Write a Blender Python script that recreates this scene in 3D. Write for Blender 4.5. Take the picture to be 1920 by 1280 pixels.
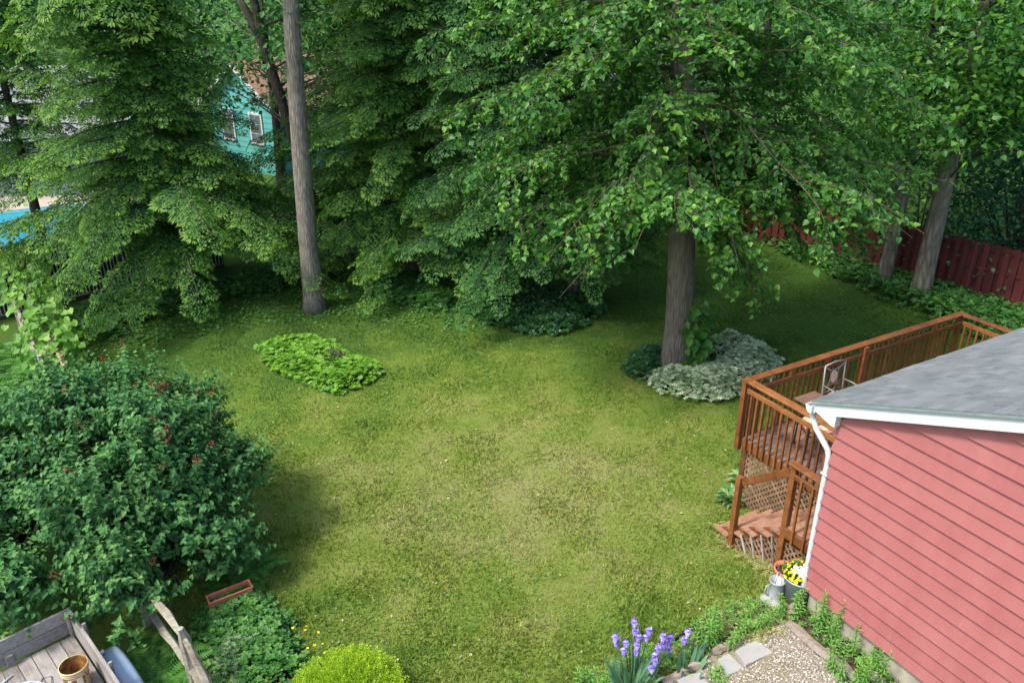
import bpy, math, random
import numpy as np
from mathutils import Matrix, Vector
random.seed(7); RNG = np.random.default_rng(11)
for o in list(bpy.data.objects): bpy.data.objects.remove(o)
S = bpy.context.scene; COL = S.collection
R_ = math.radians

# ---------------------------------------------------------------- camera, sky, sun, exposure
FPX, PITCH, CAMH = 1520.0, R_(24.9), 8.4
cd = bpy.data.cameras.new('camera'); cam = bpy.data.objects.new('camera', cd); COL.objects.link(cam)
cam.location = (0, 0, CAMH); cam.rotation_euler = (math.pi/2 - PITCH, 0, 0)
cd.sensor_width = 36; cd.lens = 36*FPX/1920; cd.clip_start = .1; cd.clip_end = 2000
S.camera = cam
SUN_AZ = math.atan2(-.80, -.45); SUN_EL = R_(57)           # azimuth clockwise from +Y
w = bpy.data.worlds.new('World'); S.world = w; w.use_nodes = True
nt = w.node_tree; bg = nt.nodes['Background']
sky = nt.nodes.new('ShaderNodeTexSky'); sky.sky_type = 'NISHITA'; sky.sun_disc = False
sky.sun_elevation = SUN_EL; sky.sun_rotation = SUN_AZ; sky.dust_density = 2.5; sky.air_density = 1.0
nt.links.new(sky.outputs[0], bg.inputs[0]); bg.inputs[1].default_value = .15
sd = bpy.data.lights.new('sun', 'SUN'); sd.energy = 2.0; sd.angle = R_(9); sd.color = (1, .94, .84)
so = bpy.data.objects.new('sun', sd); COL.objects.link(so); so.location = (0, 0, 60)
tos = Vector((math.sin(SUN_AZ)*math.cos(SUN_EL), math.cos(SUN_AZ)*math.cos(SUN_EL), math.sin(SUN_EL)))
so.rotation_euler = tos.to_track_quat('Z', 'Y').to_euler()
vs = S.view_settings; vs.view_transform = 'Standard'; vs.look = 'None'; vs.gamma = 1; vs.exposure = 1.45
S.render.engine = 'CYCLES'; S.cycles.max_bounces = 6; S.cycles.transmission_bounces = 4; S.cycles.transparent_max_bounces = 4

# ---------------------------------------------------------------- pixel -> place
def ray(u, v):
    x = (u-960)/FPX; y = (640-v)/FPX
    return np.array([x, math.cos(PITCH)+y*math.sin(PITCH), -math.sin(PITCH)+y*math.cos(PITCH)])
def sm(t): t = np.clip(t, 0, 1); return t*t*(3-2*t)
def hgt(x, y):
    x = np.asarray(x, float); y = np.asarray(y, float)
    s = sm((x-1.0)/2.6)*sm((10.3-y)/1.7)
    near = np.clip((40-y)/10, 0, 1)*np.clip((20-np.abs(x))/6, 0, 1)
    und = .035*np.sin(x*.55+1.3)*np.cos(y*.47)+.02*np.sin(x*1.3+y*.9)
    return .42*s + und*near*(1-.8*s)
def G(u, v, z=0.):
    r = ray(u, v); t = (z-CAMH)/r[2]; return np.array([0, 0, CAMH])+t*r
def gp(u, v):
    z = 0.
    for _ in range(6):
        p = G(u, v, z); z = float(hgt(p[0], p[1]))
    return p
def atY(u, v, y):
    r = ray(u, v); t = y/r[1]; return np.array([0, 0, CAMH])+t*r

def project(P):
    d = P-np.array([0, 0, CAMH]); dep = d[:, 1]*math.cos(PITCH)-d[:, 2]*math.sin(PITCH); up = d[:, 1]*math.sin(PITCH)+d[:, 2]*math.cos(PITCH)
    return 960+FPX*d[:, 0]/dep, 640-FPX*up/dep, dep
# ---------------------------------------------------------------- mesh helpers
def vnoise(x, y, s, seed=0):
    x = np.asarray(x)*s; y = np.asarray(y)*s
    xi = np.floor(x).astype(int); yi = np.floor(y).astype(int); fx = sm(x-xi); fy = sm(y-yi)
    def hsh(a, b):
        n = (a*374761393+b*668265263+seed*974711) & 0x7fffffff
        n = ((n ^ (n >> 13))*1274126177) & 0x7fffffff
        return ((n ^ (n >> 16)) & 0xffff)/65535.
    return (hsh(xi, yi)*(1-fx)+hsh(xi+1, yi)*fx)*(1-fy)+(hsh(xi, yi+1)*(1-fx)+hsh(xi+1, yi+1)*fx)*fy
def nrm(a):
    a = np.asarray(a, float); return a/np.maximum(np.linalg.norm(a, axis=-1, keepdims=True), 1e-9)

class MB:
    """collects geometry for ONE mesh object"""
    def __init__(s): s.V = []; s.G = []; s.n = 0; s.A = []
    def add(s, V, F, rnd=None):
        V = np.asarray(V, float).reshape(-1, 3); s.V.append(V)
        if isinstance(F, np.ndarray) and F.ndim == 2: F = [F]
        elif isinstance(F, (list, tuple)) and not (len(F) and isinstance(F[0], np.ndarray)):
            d = {}
            for f in F: d.setdefault(len(f), []).append(f)
            F = [np.array(x) for x in d.values()]
        nf = 0
        for f in F: s.G.append(f+s.n); nf += len(f)
        s.A.append(np.full(nf, .5) if rnd is None else np.broadcast_to(np.asarray(rnd, float), (nf,)))
        s.n += len(V); return s
    def mesh(s, name, mat, smooth=False):
        V = np.concatenate(s.V).astype(np.float32)
        lv = np.concatenate([g.ravel() for g in s.G]).astype(np.int32)
        lt = np.concatenate([np.full(len(g), g.shape[1]) for g in s.G]).astype(np.int32)
        me = bpy.data.meshes.new(name); me.vertices.add(len(V)); me.vertices.foreach_set('co', V.ravel())
        me.loops.add(len(lv)); me.loops.foreach_set('vertex_index', lv)
        me.polygons.add(len(lt)); ls = np.zeros(len(lt), np.int32); ls[1:] = np.cumsum(lt)[:-1]
        me.polygons.foreach_set('loop_start', ls); me.polygons.foreach_set('loop_total', lt)
        me.polygons.foreach_set('use_smooth', np.full(len(lt), bool(smooth)))
        at = me.attributes.new('rnd', 'FLOAT', 'FACE'); at.data.foreach_set('value', np.concatenate(s.A).astype(np.float32))
        me.update(calc_edges=True); me.validate()
        if mat: me.materials.append(M(mat))
        return me
    def obj(s, name, mat, parent=None, smooth=False):
        return link(name, s.mesh(name, mat, smooth), parent)
def link(name, me, parent=None, loc=(0, 0, 0), rot=(0, 0, 0), mat4=None):
    o = bpy.data.objects.new(name, me); COL.objects.link(o)
    if parent is not None: o.parent = parent
    if mat4 is not None: o.matrix_local = mat4
    else: o.location = loc; o.rotation_euler = rot
    return o
def tag(o, label, cat, group=None):
    o['label'] = label; o['category'] = cat
    if group: o['group'] = group
    return o
def thing(name, label, cat, loc=(0, 0, 0), rz=0, group=None):
    o = link(name, None, None, tuple(float(c) for c in loc), (0, 0, rz)); return tag(o, label, cat, group)
def stuff(o): o['kind'] = 'stuff'; return o
def struct(o): o['kind'] = 'structure'; return o

BOXF = [(0,3,2,1),(4,5,6,7),(0,1,5,4),(1,2,6,5),(2,3,7,6),(3,0,4,7)]
def boxv(x0, x1, y0, y1, z0, z1):
    return [(x0,y0,z0),(x1,y0,z0),(x1,y1,z0),(x0,y1,z0),(x0,y0,z1),(x1,y0,z1),(x1,y1,z1),(x0,y1,z1)]
def box(mb, x0, x1, y0, y1, z0, z1): return mb.add(boxv(x0, x1, y0, y1, z0, z1), BOXF)
def beam(mb, p0, p1, wd, ht, up=(0, 0, 1), ch=.006):
    """chamfered bar from p0 to p1, ht along up"""
    p0 = np.array(p0, float); p1 = np.array(p1, float); d = nrm(p1-p0); up = np.array(up, float)
    if abs(d@nrm(up)) > .98: up = np.array([0., 1, 0])
    x = nrm(np.cross(d, up)); y = np.cross(x, d); a, b = wd/2, ht/2; c = min(ch, a*.8, b*.8)
    prof = [(a-c,-b),(a,-b+c),(a,b-c),(a-c,b),(-a+c,b),(-a,b-c),(-a,-b+c),(-a+c,-b)]
    V = [p+x*q[0]+y*q[1] for p in (p0, p1) for q in prof]
    F = [(i, (i+1) % 8, 8+(i+1) % 8, 8+i) for i in range(8)]+[tuple(range(7, -1, -1)), tuple(range(8, 16))]
    return mb.add(V, F)
def tube(mb, pts, rad, n=8, cap=True, rnd=None, jit=0):
    pts = np.array(pts, float); k = len(pts); rad = np.broadcast_to(np.array(rad, float), (k,))
    d = np.gradient(pts, axis=0); d = nrm(d); ref = np.array([0, 0, 1.]) if abs(d[0][2]) < .9 else np.array([1., 0, 0])
    V = []
    x = nrm(np.cross(d[0], ref))
    for i in range(k):
        x = nrm(x-d[i]*(x@d[i])); y = np.cross(d[i], x)
        a = np.arange(n)*2*math.pi/n; rr = rad[i]*(1+(RNG.normal(0, jit, n) if jit else 0))
        V.append(pts[i]+np.outer(np.cos(a)*rr, x)+np.outer(np.sin(a)*rr, y))
    i = np.arange(k-1)[:, None]*n; j = np.arange(n)[None]; j2 = (j+1) % n
    F = np.stack([i+j, i+j2, i+n+j2, i+n+j], -1).reshape(-1, 4)
    Fl = [F]
    if cap: Fl.append(np.array([list(range(n-1, -1, -1)), [(k-1)*n+q for q in range(n)]]))
    return mb.add(np.concatenate(V), Fl, rnd)
def prism(mb, poly, fn0, fn1):
    n = len(poly); V = [fn0(q) for q in poly]+[fn1(q) for q in poly]
    F = [(i, (i+1) % n, n+(i+1) % n, n+i) for i in range(n)]+[tuple(range(n-1, -1, -1)), tuple(range(n, 2*n))]
    return mb.add(V, F)
def lathe(mb, prof, n=20, c=(0, 0, 0)):
    k = len(prof); V = []
    for r, z in prof:
        for i in range(n):
            a = 2*math.pi*i/n; V.append((c[0]+r*math.cos(a), c[1]+r*math.sin(a), c[2]+z))
    F = [(i*n+j, i*n+(j+1) % n, (i+1)*n+(j+1) % n, (i+1)*n+j) for i in range(k-1) for j in range(n)]
    return mb.add(V, F)
def frames(T, N):
    y = nrm(T); z = nrm(N-(N*y).sum(-1, keepdims=True)*y); x = np.cross(y, z); return x, y, z
def scatter(mb, tpl, P, T, N, Sc, rnd=None, trnd=None):
    """copies a template (verts, faces) to many places in one mesh; rnd one value per copy, trnd per template face"""
    tv, tf = tpl; tv = np.asarray(tv, float); n = len(P); m = len(tv)
    if n == 0: return mb
    x, y, z = frames(np.asarray(T, float), np.asarray(N, float)); Sc = np.broadcast_to(np.asarray(Sc, float), (n,))
    V = (tv[None, :, 0:1]*x[:, None]+tv[None, :, 1:2]*y[:, None]+tv[None, :, 2:3]*z[:, None])*Sc[:, None, None]+np.asarray(P)[:, None]
    if rnd is None: rnd = RNG.random(n)
    Fs, As = [], []
    off = (np.arange(n)*m)[:, None, None]
    k0 = 0
    for f in tf:
        Fs.append((f[None]+off).reshape(-1, f.shape[1]))
        a = np.repeat(rnd, len(f))
        if trnd is not None: a = a*.45+np.tile(trnd[k0:k0+len(f)], n)*.55
        As.append(a); k0 += len(f)
    return mb.add(V.reshape(-1, 3), Fs, np.concatenate(As))
def rdir(n): return nrm(RNG.normal(size=(n, 3)))
UP = np.array([0, 0, 1.])

# leaf templates: lists of face arrays of equal size
def heart(wd=.46, notch=-.07, tip=1.0, fold=.16, droop=.12):
    r = [(wd*.62, notch), (wd, .27), (wd*.56, .68)]
    V = [(0, .03, 0), (0, tip, -droop)]+[(x, y, -fold*x*-1-droop*max(0, y-.3)**2) for x, y in r]+[(-x, y, fold*x-droop*max(0, y-.3)**2) for x, y in r]
    return np.array(V), [np.array([(0, 2, 3, 4, 1), (0, 1, 7, 6, 5)])]
def lance(wd=.2, fold=.06, droop=.2):
    V = [(0, 0, 0), (wd, .4, fold), (0, 1, -droop), (-wd, .4, fold), (0, .45, -.02)]
    return np.array(V), [np.array([(0, 1, 4), (1, 2, 4), (2, 3, 4), (3, 0, 4)])]
DIAM = (np.array([(0, 0, 0), (.36, .45, .07), (0, 1, -.1), (-.36, .45, .07)]), [np.array([(0, 1, 2, 3)])])
def rosette(n=5, tilt=.5, wd=.3):
    V, F = [], []
    for i in range(n):
        a = 2*math.pi*(i+.3*random.random())/n; c, s = math.cos(a), math.sin(a); k = len(V)
        for x, y in [(0, .05), (wd, .55), (0, 1), (-wd, .55)]:
            V.append((c*y-s*x, s*y+c*x, .25+tilt*y*(1-.55*y)))
        F.append((k, k+1, k+2, k+3))
    return np.array(V), [np.array(F)]
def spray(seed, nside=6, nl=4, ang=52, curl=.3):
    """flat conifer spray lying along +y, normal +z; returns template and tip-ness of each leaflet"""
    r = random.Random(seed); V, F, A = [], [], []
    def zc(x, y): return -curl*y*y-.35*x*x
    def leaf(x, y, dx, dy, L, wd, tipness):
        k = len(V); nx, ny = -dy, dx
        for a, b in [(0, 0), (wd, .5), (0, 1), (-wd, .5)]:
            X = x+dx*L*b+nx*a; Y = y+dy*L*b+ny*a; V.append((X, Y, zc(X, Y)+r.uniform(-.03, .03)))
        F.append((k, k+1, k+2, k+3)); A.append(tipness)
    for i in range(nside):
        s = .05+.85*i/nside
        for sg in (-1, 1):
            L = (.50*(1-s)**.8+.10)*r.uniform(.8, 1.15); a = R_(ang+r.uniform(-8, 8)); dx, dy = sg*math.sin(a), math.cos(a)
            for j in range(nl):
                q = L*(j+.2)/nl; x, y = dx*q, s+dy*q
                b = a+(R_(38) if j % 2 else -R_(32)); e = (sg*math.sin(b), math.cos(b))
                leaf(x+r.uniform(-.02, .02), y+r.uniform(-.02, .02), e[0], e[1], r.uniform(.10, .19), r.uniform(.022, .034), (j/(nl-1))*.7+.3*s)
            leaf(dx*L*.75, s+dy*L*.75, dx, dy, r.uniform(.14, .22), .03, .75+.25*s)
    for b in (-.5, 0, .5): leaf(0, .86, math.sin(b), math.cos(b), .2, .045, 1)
    # dark stem
    return (np.array(V), [np.array(F)]), np.array(A)

# ---------------------------------------------------------------- materials
MATS = {}
def M(n): return MATS[n]() if callable(MATS[n]) else MATS[n]
def lin(c): return tuple(((v/12.92) if v <= .04045 else ((v+.055)/1.055)**2.4) for v in [x/255 for x in c])+(1,)
class NT:
    def __init__(s, name):
        s.m = bpy.data.materials.new(name); s.m.use_nodes = True; s.t = s.m.node_tree
        s.b = s.t.nodes['Principled BSDF']; s.out = s.t.nodes['Material Output']; MATS[name] = s.m
    def n(s, typ, **kw):
        o = s.t.nodes.new('ShaderNode'+typ)
        for k, v in kw.items():
            if k.startswith('i_'): o.inputs[k[2:].replace('_', ' ')].default_value = v
            else: setattr(o, k, v)
        return o
    def l(s, a, b): s.t.links.new(a, b)
    def ramp(s, fac, stops):
        r = s.n('ValToRGB'); e = r.color_ramp.elements
        while len(e) < len(stops): e.new(.5)
        for el, (p, c) in zip(e, stops): el.position = p; el.color = c if len(c) == 4 else (*c, 1)
        s.l(fac, r.inputs[0]); return r.outputs[0]
    def noise(s, vec, scale, detail=4, rough=.55):
        t = s.n('TexNoise', i_Scale=scale, i_Detail=detail, i_Roughness=rough); s.l(vec, t.inputs['Vector']); return t.outputs['Fac']
    def math(s, op, a, b=None, clamp=False):
        o = s.n('Math', operation=op, use_clamp=clamp)
        for i, v in enumerate((a, b)):
            if v is None: continue
            if isinstance(v, (int, float)): o.inputs[i].default_value = v
            else: s.l(v, o.inputs[i])
        return o.outputs[0]
    def mix(s, fac, a, b, mode='MIX'):
        o = s.n('Mix', data_type='RGBA', blend_type=mode)
        for i, v in ((0, fac), (6, a), (7, b)):
            if isinstance(v, (int, float)): o.inputs[i].default_value = v
            elif isinstance(v, tuple): o.inputs[i].default_value = v if len(v) == 4 else (*v, 1)
            else: s.l(v, o.inputs[i])
        return o.outputs[2]
    def coord(s, which='Object'): return s.n('TexCoord').outputs[which]
    def pos(s): return s.n('NewGeometry').outputs['Position']
    def mapped(s, vec, scale):
        o = s.n('Mapping'); o.inputs['Scale'].default_value = scale; s.l(vec, o.inputs[0]); return o.outputs[0]
    def bump(s, h, strength=.3, dist=.01):
        o = s.n('Bump'); o.inputs['Strength'].default_value = strength; o.inputs['Distance'].default_value = dist
        s.l(h, o.inputs['Height']); s.l(o.outputs[0], s.b.inputs['Normal'])
    def base(s, c): s.l(c, s.b.inputs['Base Color']) if not isinstance(c, tuple) else setattr(s.b.inputs['Base Color'], 'default_value', c if len(c) == 4 else (*c, 1))
    def rough(s, r, spec=.4, metal=0):
        s.b.inputs['Roughness'].default_value = r; s.b.inputs['Specular IOR Level'].default_value = spec; s.b.inputs['Metallic'].default_value = metal

def foliage(name, c0, c1, c2, trans=.3, rough=.5, patch=.35, spec=.35, pscale=.55):
    """c0 dark, c1 mid, c2 light leaf colour, picked per leaf"""
    m = NT(name); a = m.n('Attribute', attribute_name='rnd').outputs['Fac']
    p = m.noise(m.pos(), pscale, 3)
    f = m.math('ADD', m.math('MULTIPLY', a, 1-patch), m.math('MULTIPLY', p, patch))
    c = m.ramp(f, [(.12, c0), (.5, c1), (.88, c2)])
    m.base(c); m.rough(rough, spec)
    if trans:
        tr = m.n('BsdfTranslucent'); m.l(m.mix(1, c, (1.25, 1.3, .6), 'MULTIPLY'), tr.inputs[0])
        mx = m.n('MixShader'); mx.inputs[0].default_value = trans
        m.l(m.b.outputs[0], mx.inputs[1]); m.l(tr.outputs[0], mx.inputs[2]); m.l(mx.outputs[0], m.out.inputs[0])
foliage('linden_leaf', (.018, .082, .015), (.048, .168, .021), (.150, .305, .030), .36, .42)
foliage('hemlock', (.012, .062, .012), (.040, .135, .018), (.165, .30, .032), .3, .6, .3)
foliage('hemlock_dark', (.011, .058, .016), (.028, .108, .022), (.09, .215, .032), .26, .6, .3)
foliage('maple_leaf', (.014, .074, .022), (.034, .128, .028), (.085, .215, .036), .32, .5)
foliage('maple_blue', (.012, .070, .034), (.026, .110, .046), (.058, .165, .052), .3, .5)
foliage('far_leaf', (.034, .125, .040), (.078, .22, .052), (.145, .32, .07), .35, .6)
foliage('lilac_leaf', (.020, .086, .030), (.050, .158, .044), (.125, .265, .066), .28, .55, .3, .22)
foliage('vine_leaf', (.055, .165, .02), (.11, .26, .028), (.20, .37, .05), .35, .5)
foliage('pachysandra', (.052, .165, .016), (.115, .275, .022), (.20, .375, .035), .25, .5)
foliage('ivy', (.014, .066, .022), (.030, .110, .030), (.058, .165, .036), .15, .4, .4, .5)
foliage('bed_leaf', (.022, .098, .020), (.052, .165, .028), (.11, .255, .045), .25, .5)
foliage('hosta_leaf', (.035, .13, .04), (.09, .22, .06), (.40, .50, .24), .2, .4)
foliage('euonymus', (.11, .23, .09), (.34, .44, .25), (.60, .64, .46), .2, .5, .25)
foliage('fern', (.035, .135, .022), (.072, .21, .032), (.135, .305, .06), .35, .55)
foliage('arborvitae', (.16, .31, .012), (.28, .45, .018), (.40, .55, .035), .25, .55, .25)
foliage('lily_leaf', (.06, .17, .03), (.125, .29, .05), (.22, .42, .08), .3, .45)
foliage('iris_leaf', (.06, .16, .085), (.105, .23, .125), (.19, .32, .16), .2, .45)
foliage('thyme', (.17, .2, .05), (.30, .30, .10), (.42, .38, .17), .2, .7)
foliage('herb_grey', (.09, .17, .075), (.16, .25, .12), (.28, .36, .2), .2, .7)
foliage('spent_flower', (.10, .03, .012), (.17, .05, .02), (.26, .09, .035), .1, .8)
foliage('rhodo', (.02, .07, .03), (.04, .10, .045), (.30, .15, .10), .1, .5)
foliage('iris_bloom', (.17, .11, .48), (.30, .22, .68), (.50, .42, .82), .3, .6, .2)
foliage('yellow_bloom', (.42, .28, .006), (.70, .50, .01), (.85, .66, .04), .15, .6, .1)
foliage('white_bloom', (.75, .75, .72), (.82, .82, .8), (.86, .86, .86), .1, .6, .1)

foliage('clover', (.075, .155, .022), (.125, .215, .035), (.19, .275, .055), .2, .6)
foliage('litter', (.16, .12, .06), (.30, .25, .14), (.45, .40, .26), .1, .7)
def lawn_color(m, p):
    """shared by the ground sheet and the grass on it: worn straw patches, moss, clover green"""
    big = m.noise(p, .23, 3); mid = m.noise(p, .9, 5, .6); fine = m.noise(p, 6.5, 5, .7)
    sx = m.n('SeparateXYZ'); m.l(p, sx.inputs[0])
    # lighter and more straw coloured towards the middle of the yard
    dx = m.math('MULTIPLY', m.math('SUBTRACT', sx.outputs[0], .2), .125); dy = m.math('MULTIPLY', m.math('SUBTRACT', sx.outputs[1], 11.8), .155)
    d = m.math('SQRT', m.math('ADD', m.math('MULTIPLY', dx, dx), m.math('MULTIPLY', dy, dy)))
    dry = m.math('SUBTRACT', 1.12, d)
    f = m.math('ADD', m.math('MULTIPLY', big, .30), m.math('ADD', m.math('MULTIPLY', mid, .85), m.math('MULTIPLY', fine, .55)))
    f = m.math('ADD', m.math('SUBTRACT', f, .76), m.math('MULTIPLY', dry, .50))
    return m.ramp(f, [(.05, (.052, .118, .017, 1)), (.26, (.105, .178, .024, 1)), (.43, (.168, .220, .040, 1)), (.62, (.222, .242, .075, 1)), (.88, (.285, .268, .130, 1))]), fine
m = NT('ground'); c, fine = lawn_color(m, m.pos()); c = m.mix(m.math('MULTIPLY', m.noise(m.pos(), 22, 4, .7), .42), c, (.05, .055, .016)); m.base(c); m.rough(.95, .1)
m.bump(m.noise(m.pos(), 34, 6, .75), .9, .035)
m = NT('grass'); c, fine = lawn_color(m, m.pos()); a = m.n('Attribute', attribute_name='rnd').outputs['Fac']
c2 = m.mix(1, c, m.ramp(a, [(0, (.62, .72, .55, 1)), (.5, (1.05, 1.05, .9, 1)), (1, (1.65, 1.5, 1.35, 1))]), 'MULTIPLY'); m.base(c2); m.rough(.6, .25)
tr = m.n('BsdfTranslucent'); m.l(c2, tr.inputs[0]); mx = m.n('MixShader'); mx.inputs[0].default_value = .3
m.l(m.b.outputs[0], mx.inputs[1]); m.l(tr.outputs[0], mx.inputs[2]); m.l(mx.outputs[0], m.out.inputs[0])

def bark(name, c0, c1, c2, sx=26, sz=3.4, st=1.0):
    m = NT(name); v = m.mapped(m.coord(), (sx, sx, sz)); n1 = m.noise(v, 1, 6, .65); n2 = m.noise(m.coord(), 2.3, 4)
    vo = m.n('TexVoronoi', feature='DISTANCE_TO_EDGE', i_Scale=1.0); m.l(m.mapped(m.coord(), (sx*.9, sx*.9, sz*.8)), vo.inputs['Vector'])
    h = m.math('ADD', m.math('MULTIPLY', n1, .7), m.math('MULTIPLY', m.math('MINIMUM', vo.outputs[0], .35), 1.1))
    f = m.math('ADD', m.math('MULTIPLY', h, .75), m.math('MULTIPLY', n2, .35))
    m.base(m.ramp(f, [(.3, c0), (.55, c1), (.85, c2)])); m.rough(.9, .15); m.bump(h, st, .03)
bark('bark_grey', (.075, .064, .050), (.19, .168, .138), (.31, .28, .235))
bark('bark_linden', (.05, .040, .030), (.145, .122, .094), (.245, .215, .172), 30, 2.4)
bark('bark_dark', (.02, .018, .015), (.05, .043, .036), (.09, .08, .068))
bark('bark_pale', (.06, .055, .042), (.145, .13, .10), (.25, .23, .185), 9, 2)
bark('bark_brown', (.035, .03, .024), (.085, .073, .06), (.15, .13, .11))
bark('twig', (.028, .024, .014), (.075, .064, .040), (.15, .13, .09), 20, 4)
bark('twig_dark', (.02, .016, .012), (.045, .036, .028), (.08, .066, .05), 20, 4)

def wood(name, c0, c1, c2, axis=(3, 26, 26), rough=.6, var=.25, bumpst=.25, spec=.35):
    m = NT(name); oi = m.n('ObjectInfo').outputs['Random']; isl = m.n('NewGeometry').outputs['Random Per Island']
    add = m.n('VectorMath', operation='ADD'); m.l(m.coord(), add.inputs[0])
    cx = m.n('CombineXYZ'); m.l(m.math('MULTIPLY', oi, 37.), cx.inputs[0]); m.l(m.math('MULTIPLY', oi, 11.), cx.inputs[1]); m.l(m.math('MULTIPLY', isl, 23.), cx.inputs[2]); m.l(cx.outputs[0], add.inputs[1])
    n1 = m.noise(m.mapped(add.outputs[0], axis), 1, 6, .6); n2 = m.noise(add.outputs[0], 1.7, 4)
    f = m.math('ADD', m.math('ADD', m.math('MULTIPLY', n1, .6), m.math('MULTIPLY', n2, .4-.2*var)), m.math('MULTIPLY', m.math('SUBTRACT', oi, .5), var))
    m.base(m.ramp(f, [(.25, c0), (.5, c1), (.78, c2)])); m.rough(rough, spec); m.bump(n1, bumpst, .006)
wood('cedar', (.075, .026, .009), (.168, .062, .018), (.275, .112, .036), (9, 9, 9), .5)
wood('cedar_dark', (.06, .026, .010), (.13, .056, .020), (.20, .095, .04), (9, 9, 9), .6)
wood('deck_board', (.10, .062, .046), (.175, .108, .082), (.26, .168, .13), (3, 24, 24), .65)
wood('tread_wood', (.18, .09, .055), (.27, .142, .088), (.35, .20, .13), (14, 4, 14), .6, .2)
wood('lattice_wood', (.10, .058, .034), (.19, .112, .068), (.29, .19, .125), (12, 12, 12), .75, .35)
wood('lattice_grey', (.2, .17, .14), (.34, .31, .27), (.46, .43, .39), (12, 12, 12), .75, .35)
wood('red_board', (.05, .010, .010), (.092, .018, .017), (.15, .032, .028), (14, 14, 2.5), .7, .35)
wood('grey_wood', (.11, .095, .085), (.235, .215, .195), (.37, .35, .325), (5, 22, 22), .85, .25, .5, .2)
wood('split_wood', (.10, .085, .06), (.235, .215, .165), (.40, .375, .30), (4, 26, 26), .9, .25, .7, .15)
wood('rail_brown', (.13, .075, .04), (.27, .17, .10), (.40, .29, .19), (4, 26, 26), .8, .3, .5, .2)
wood('timber_wood', (.09, .07, .055), (.20, .165, .135), (.33, .29, .25), (4, 20, 20), .9, .2, .7, .15)
wood('timber_dark', (.02, .018, .014), (.04, .036, .03), (.07, .062, .052), (4, 20, 20), .9, .2, .7, .15)
wood('slat_dark', (.006, .007, .007), (.013, .014, .014), (.022, .023, .024), (9, 9, 2), .6, .3)
wood('slat_light', (.20, .22, .22), (.31, .33, .34), (.40, .43, .44), (9, 9, 2), .6, .3)
wood('pale_board', (.16, .19, .19), (.27, .31, .31), (.38, .42, .42), (14, 14, 3), .8, .3)

def plain(name, c, rough=.5, spec=.4, metal=0, nscale=8, namt=.18, bump=0, dirt=None):
    m = NT(name); n = m.noise(m.coord(), nscale, 5, .6)
    hi = tuple(min(1, v*(1+namt)) for v in c[:3]); lo = tuple(v*(1-namt) for v in c[:3])
    col = m.ramp(n, [(.3, lo), (.7, hi)])
    if dirt: col = m.mix(m.math('MULTIPLY', m.math('POWER', m.noise(m.coord(), nscale*.35, 5, .7), 2.2), 1.5, True), col, dirt)
    m.base(col); m.rough(rough, spec, metal)
    if bump: m.bump(m.noise(m.coord(), nscale*3, 5), bump, .01)
# siding: painted aluminium clapboard, chalky with faint streaks
m = NT('siding'); oi = m.n('ObjectInfo').outputs['Random']; st = m.noise(m.mapped(m.coord(), (1.6, 1.6, .5)), 2.4, 6, .68); n2 = m.noise(m.coord(), 11, 4)
f = m.math('ADD', m.math('ADD', m.math('MULTIPLY', st, .75), m.math('MULTIPLY', n2, .18)), m.math('MULTIPLY', m.math('SUBTRACT', oi, .5), .16))
m.base(m.ramp(f, [(.18, (.240, .074, .072)), (.48, (.285, .096, .093)), (.78, (.315, .118, .112))])); m.rough(.55, .3); m.bump(n2, .06, .004)
m = NT('shingle'); oi = m.n('ObjectInfo').outputs['Random']; isl = m.n('NewGeometry').outputs['Random Per Island']
r = m.math('FRACT', m.math('ADD', m.math('MULTIPLY', oi, 7.3), isl)); g = m.noise(m.coord(), 130, 3, .8); n2 = m.noise(m.pos(), 2.6, 5, .65)
f = m.math('ADD', m.math('ADD', m.math('MULTIPLY', r, .17), m.math('MULTIPLY', g, .56)), m.math('MULTIPLY', n2, .42))
m.base(m.ramp(f, [(.3, (.072, .080, .080)), (.53, (.122, .134, .136)), (.68, (.155, .167, .170)), (.85, (.215, .226, .227))])); m.rough(.95, .15); m.bump(g, .5, .004)
plain('roof_deck', (.10, .11, .115), .95, .1)
plain('white_trim', (.44, .46, .475), .5, .4, 0, 3, .05, 0, (.5, .52, .5))
plain('drip_edge', (.16, .20, .19), .5)
plain('concrete', (.36, .32, .25), .95, .2, 0, 3.2, .3, .5, (.16, .13, .10))
plain('slate', (.30, .30, .285), .8, .3, 0, 4, .16, .25, (.22, .21, .19))
plain('galvanised', (.36, .39, .39), .5, .5, .1, 9, .2, .05, (.16, .18, .18))
plain('terracotta', (.44, .16, .085), .85, .2, 0, 7, .15)
plain('soil', (.055, .042, .028), 1, .05, 0, 14, .5, 1)
plain('mulch', (.06, .026, .017), 1, .05, 0, 18, .5, 1)
plain('bucket_plastic', (.56, .44, .24), .6, .3, 0, 5, .12, 0, (.36, .24, .10))
m = NT('bucket_inside'); n1 = m.noise(m.coord(), 9, 5, .6); m.base(m.ramp(n1, [(.36, (.03, .022, .016)), (.46, (.20, .085, .02)), (.62, (.36, .18, .05)), (.75, (.46, .34, .17))])); m.rough(.6, .3)
plain('rust', (.20, .065, .03), .85, .2, 0, 12, .4, .3)
plain('tar', (.02, .018, .018), .5)
plain('amber', (.42, .20, .045), .7)
plain('white_plastic', (.60, .62, .64), .45, .4, 0, 6, .1)
plain('hose', (.42, .44, .50), .5, .4, 0, 9, .15)
plain('fender_plastic', (.20, .27, .36), .35, .5, 0, 3, .15)
plain('tyre', (.02, .02, .02), .8)
plain('red_reflector', (.45, .012, .02), .3)
plain('black_edging', (.012, .012, .012), .6)
plain('chair_metal', (.21, .185, .19), .45, .5, .3, 6, .12)
plain('chair_dark', (.022, .022, .024), .4, .5, .3)
plain('table_top', (.155, .088, .062), .6, .3, 0, 9, .2)
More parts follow.
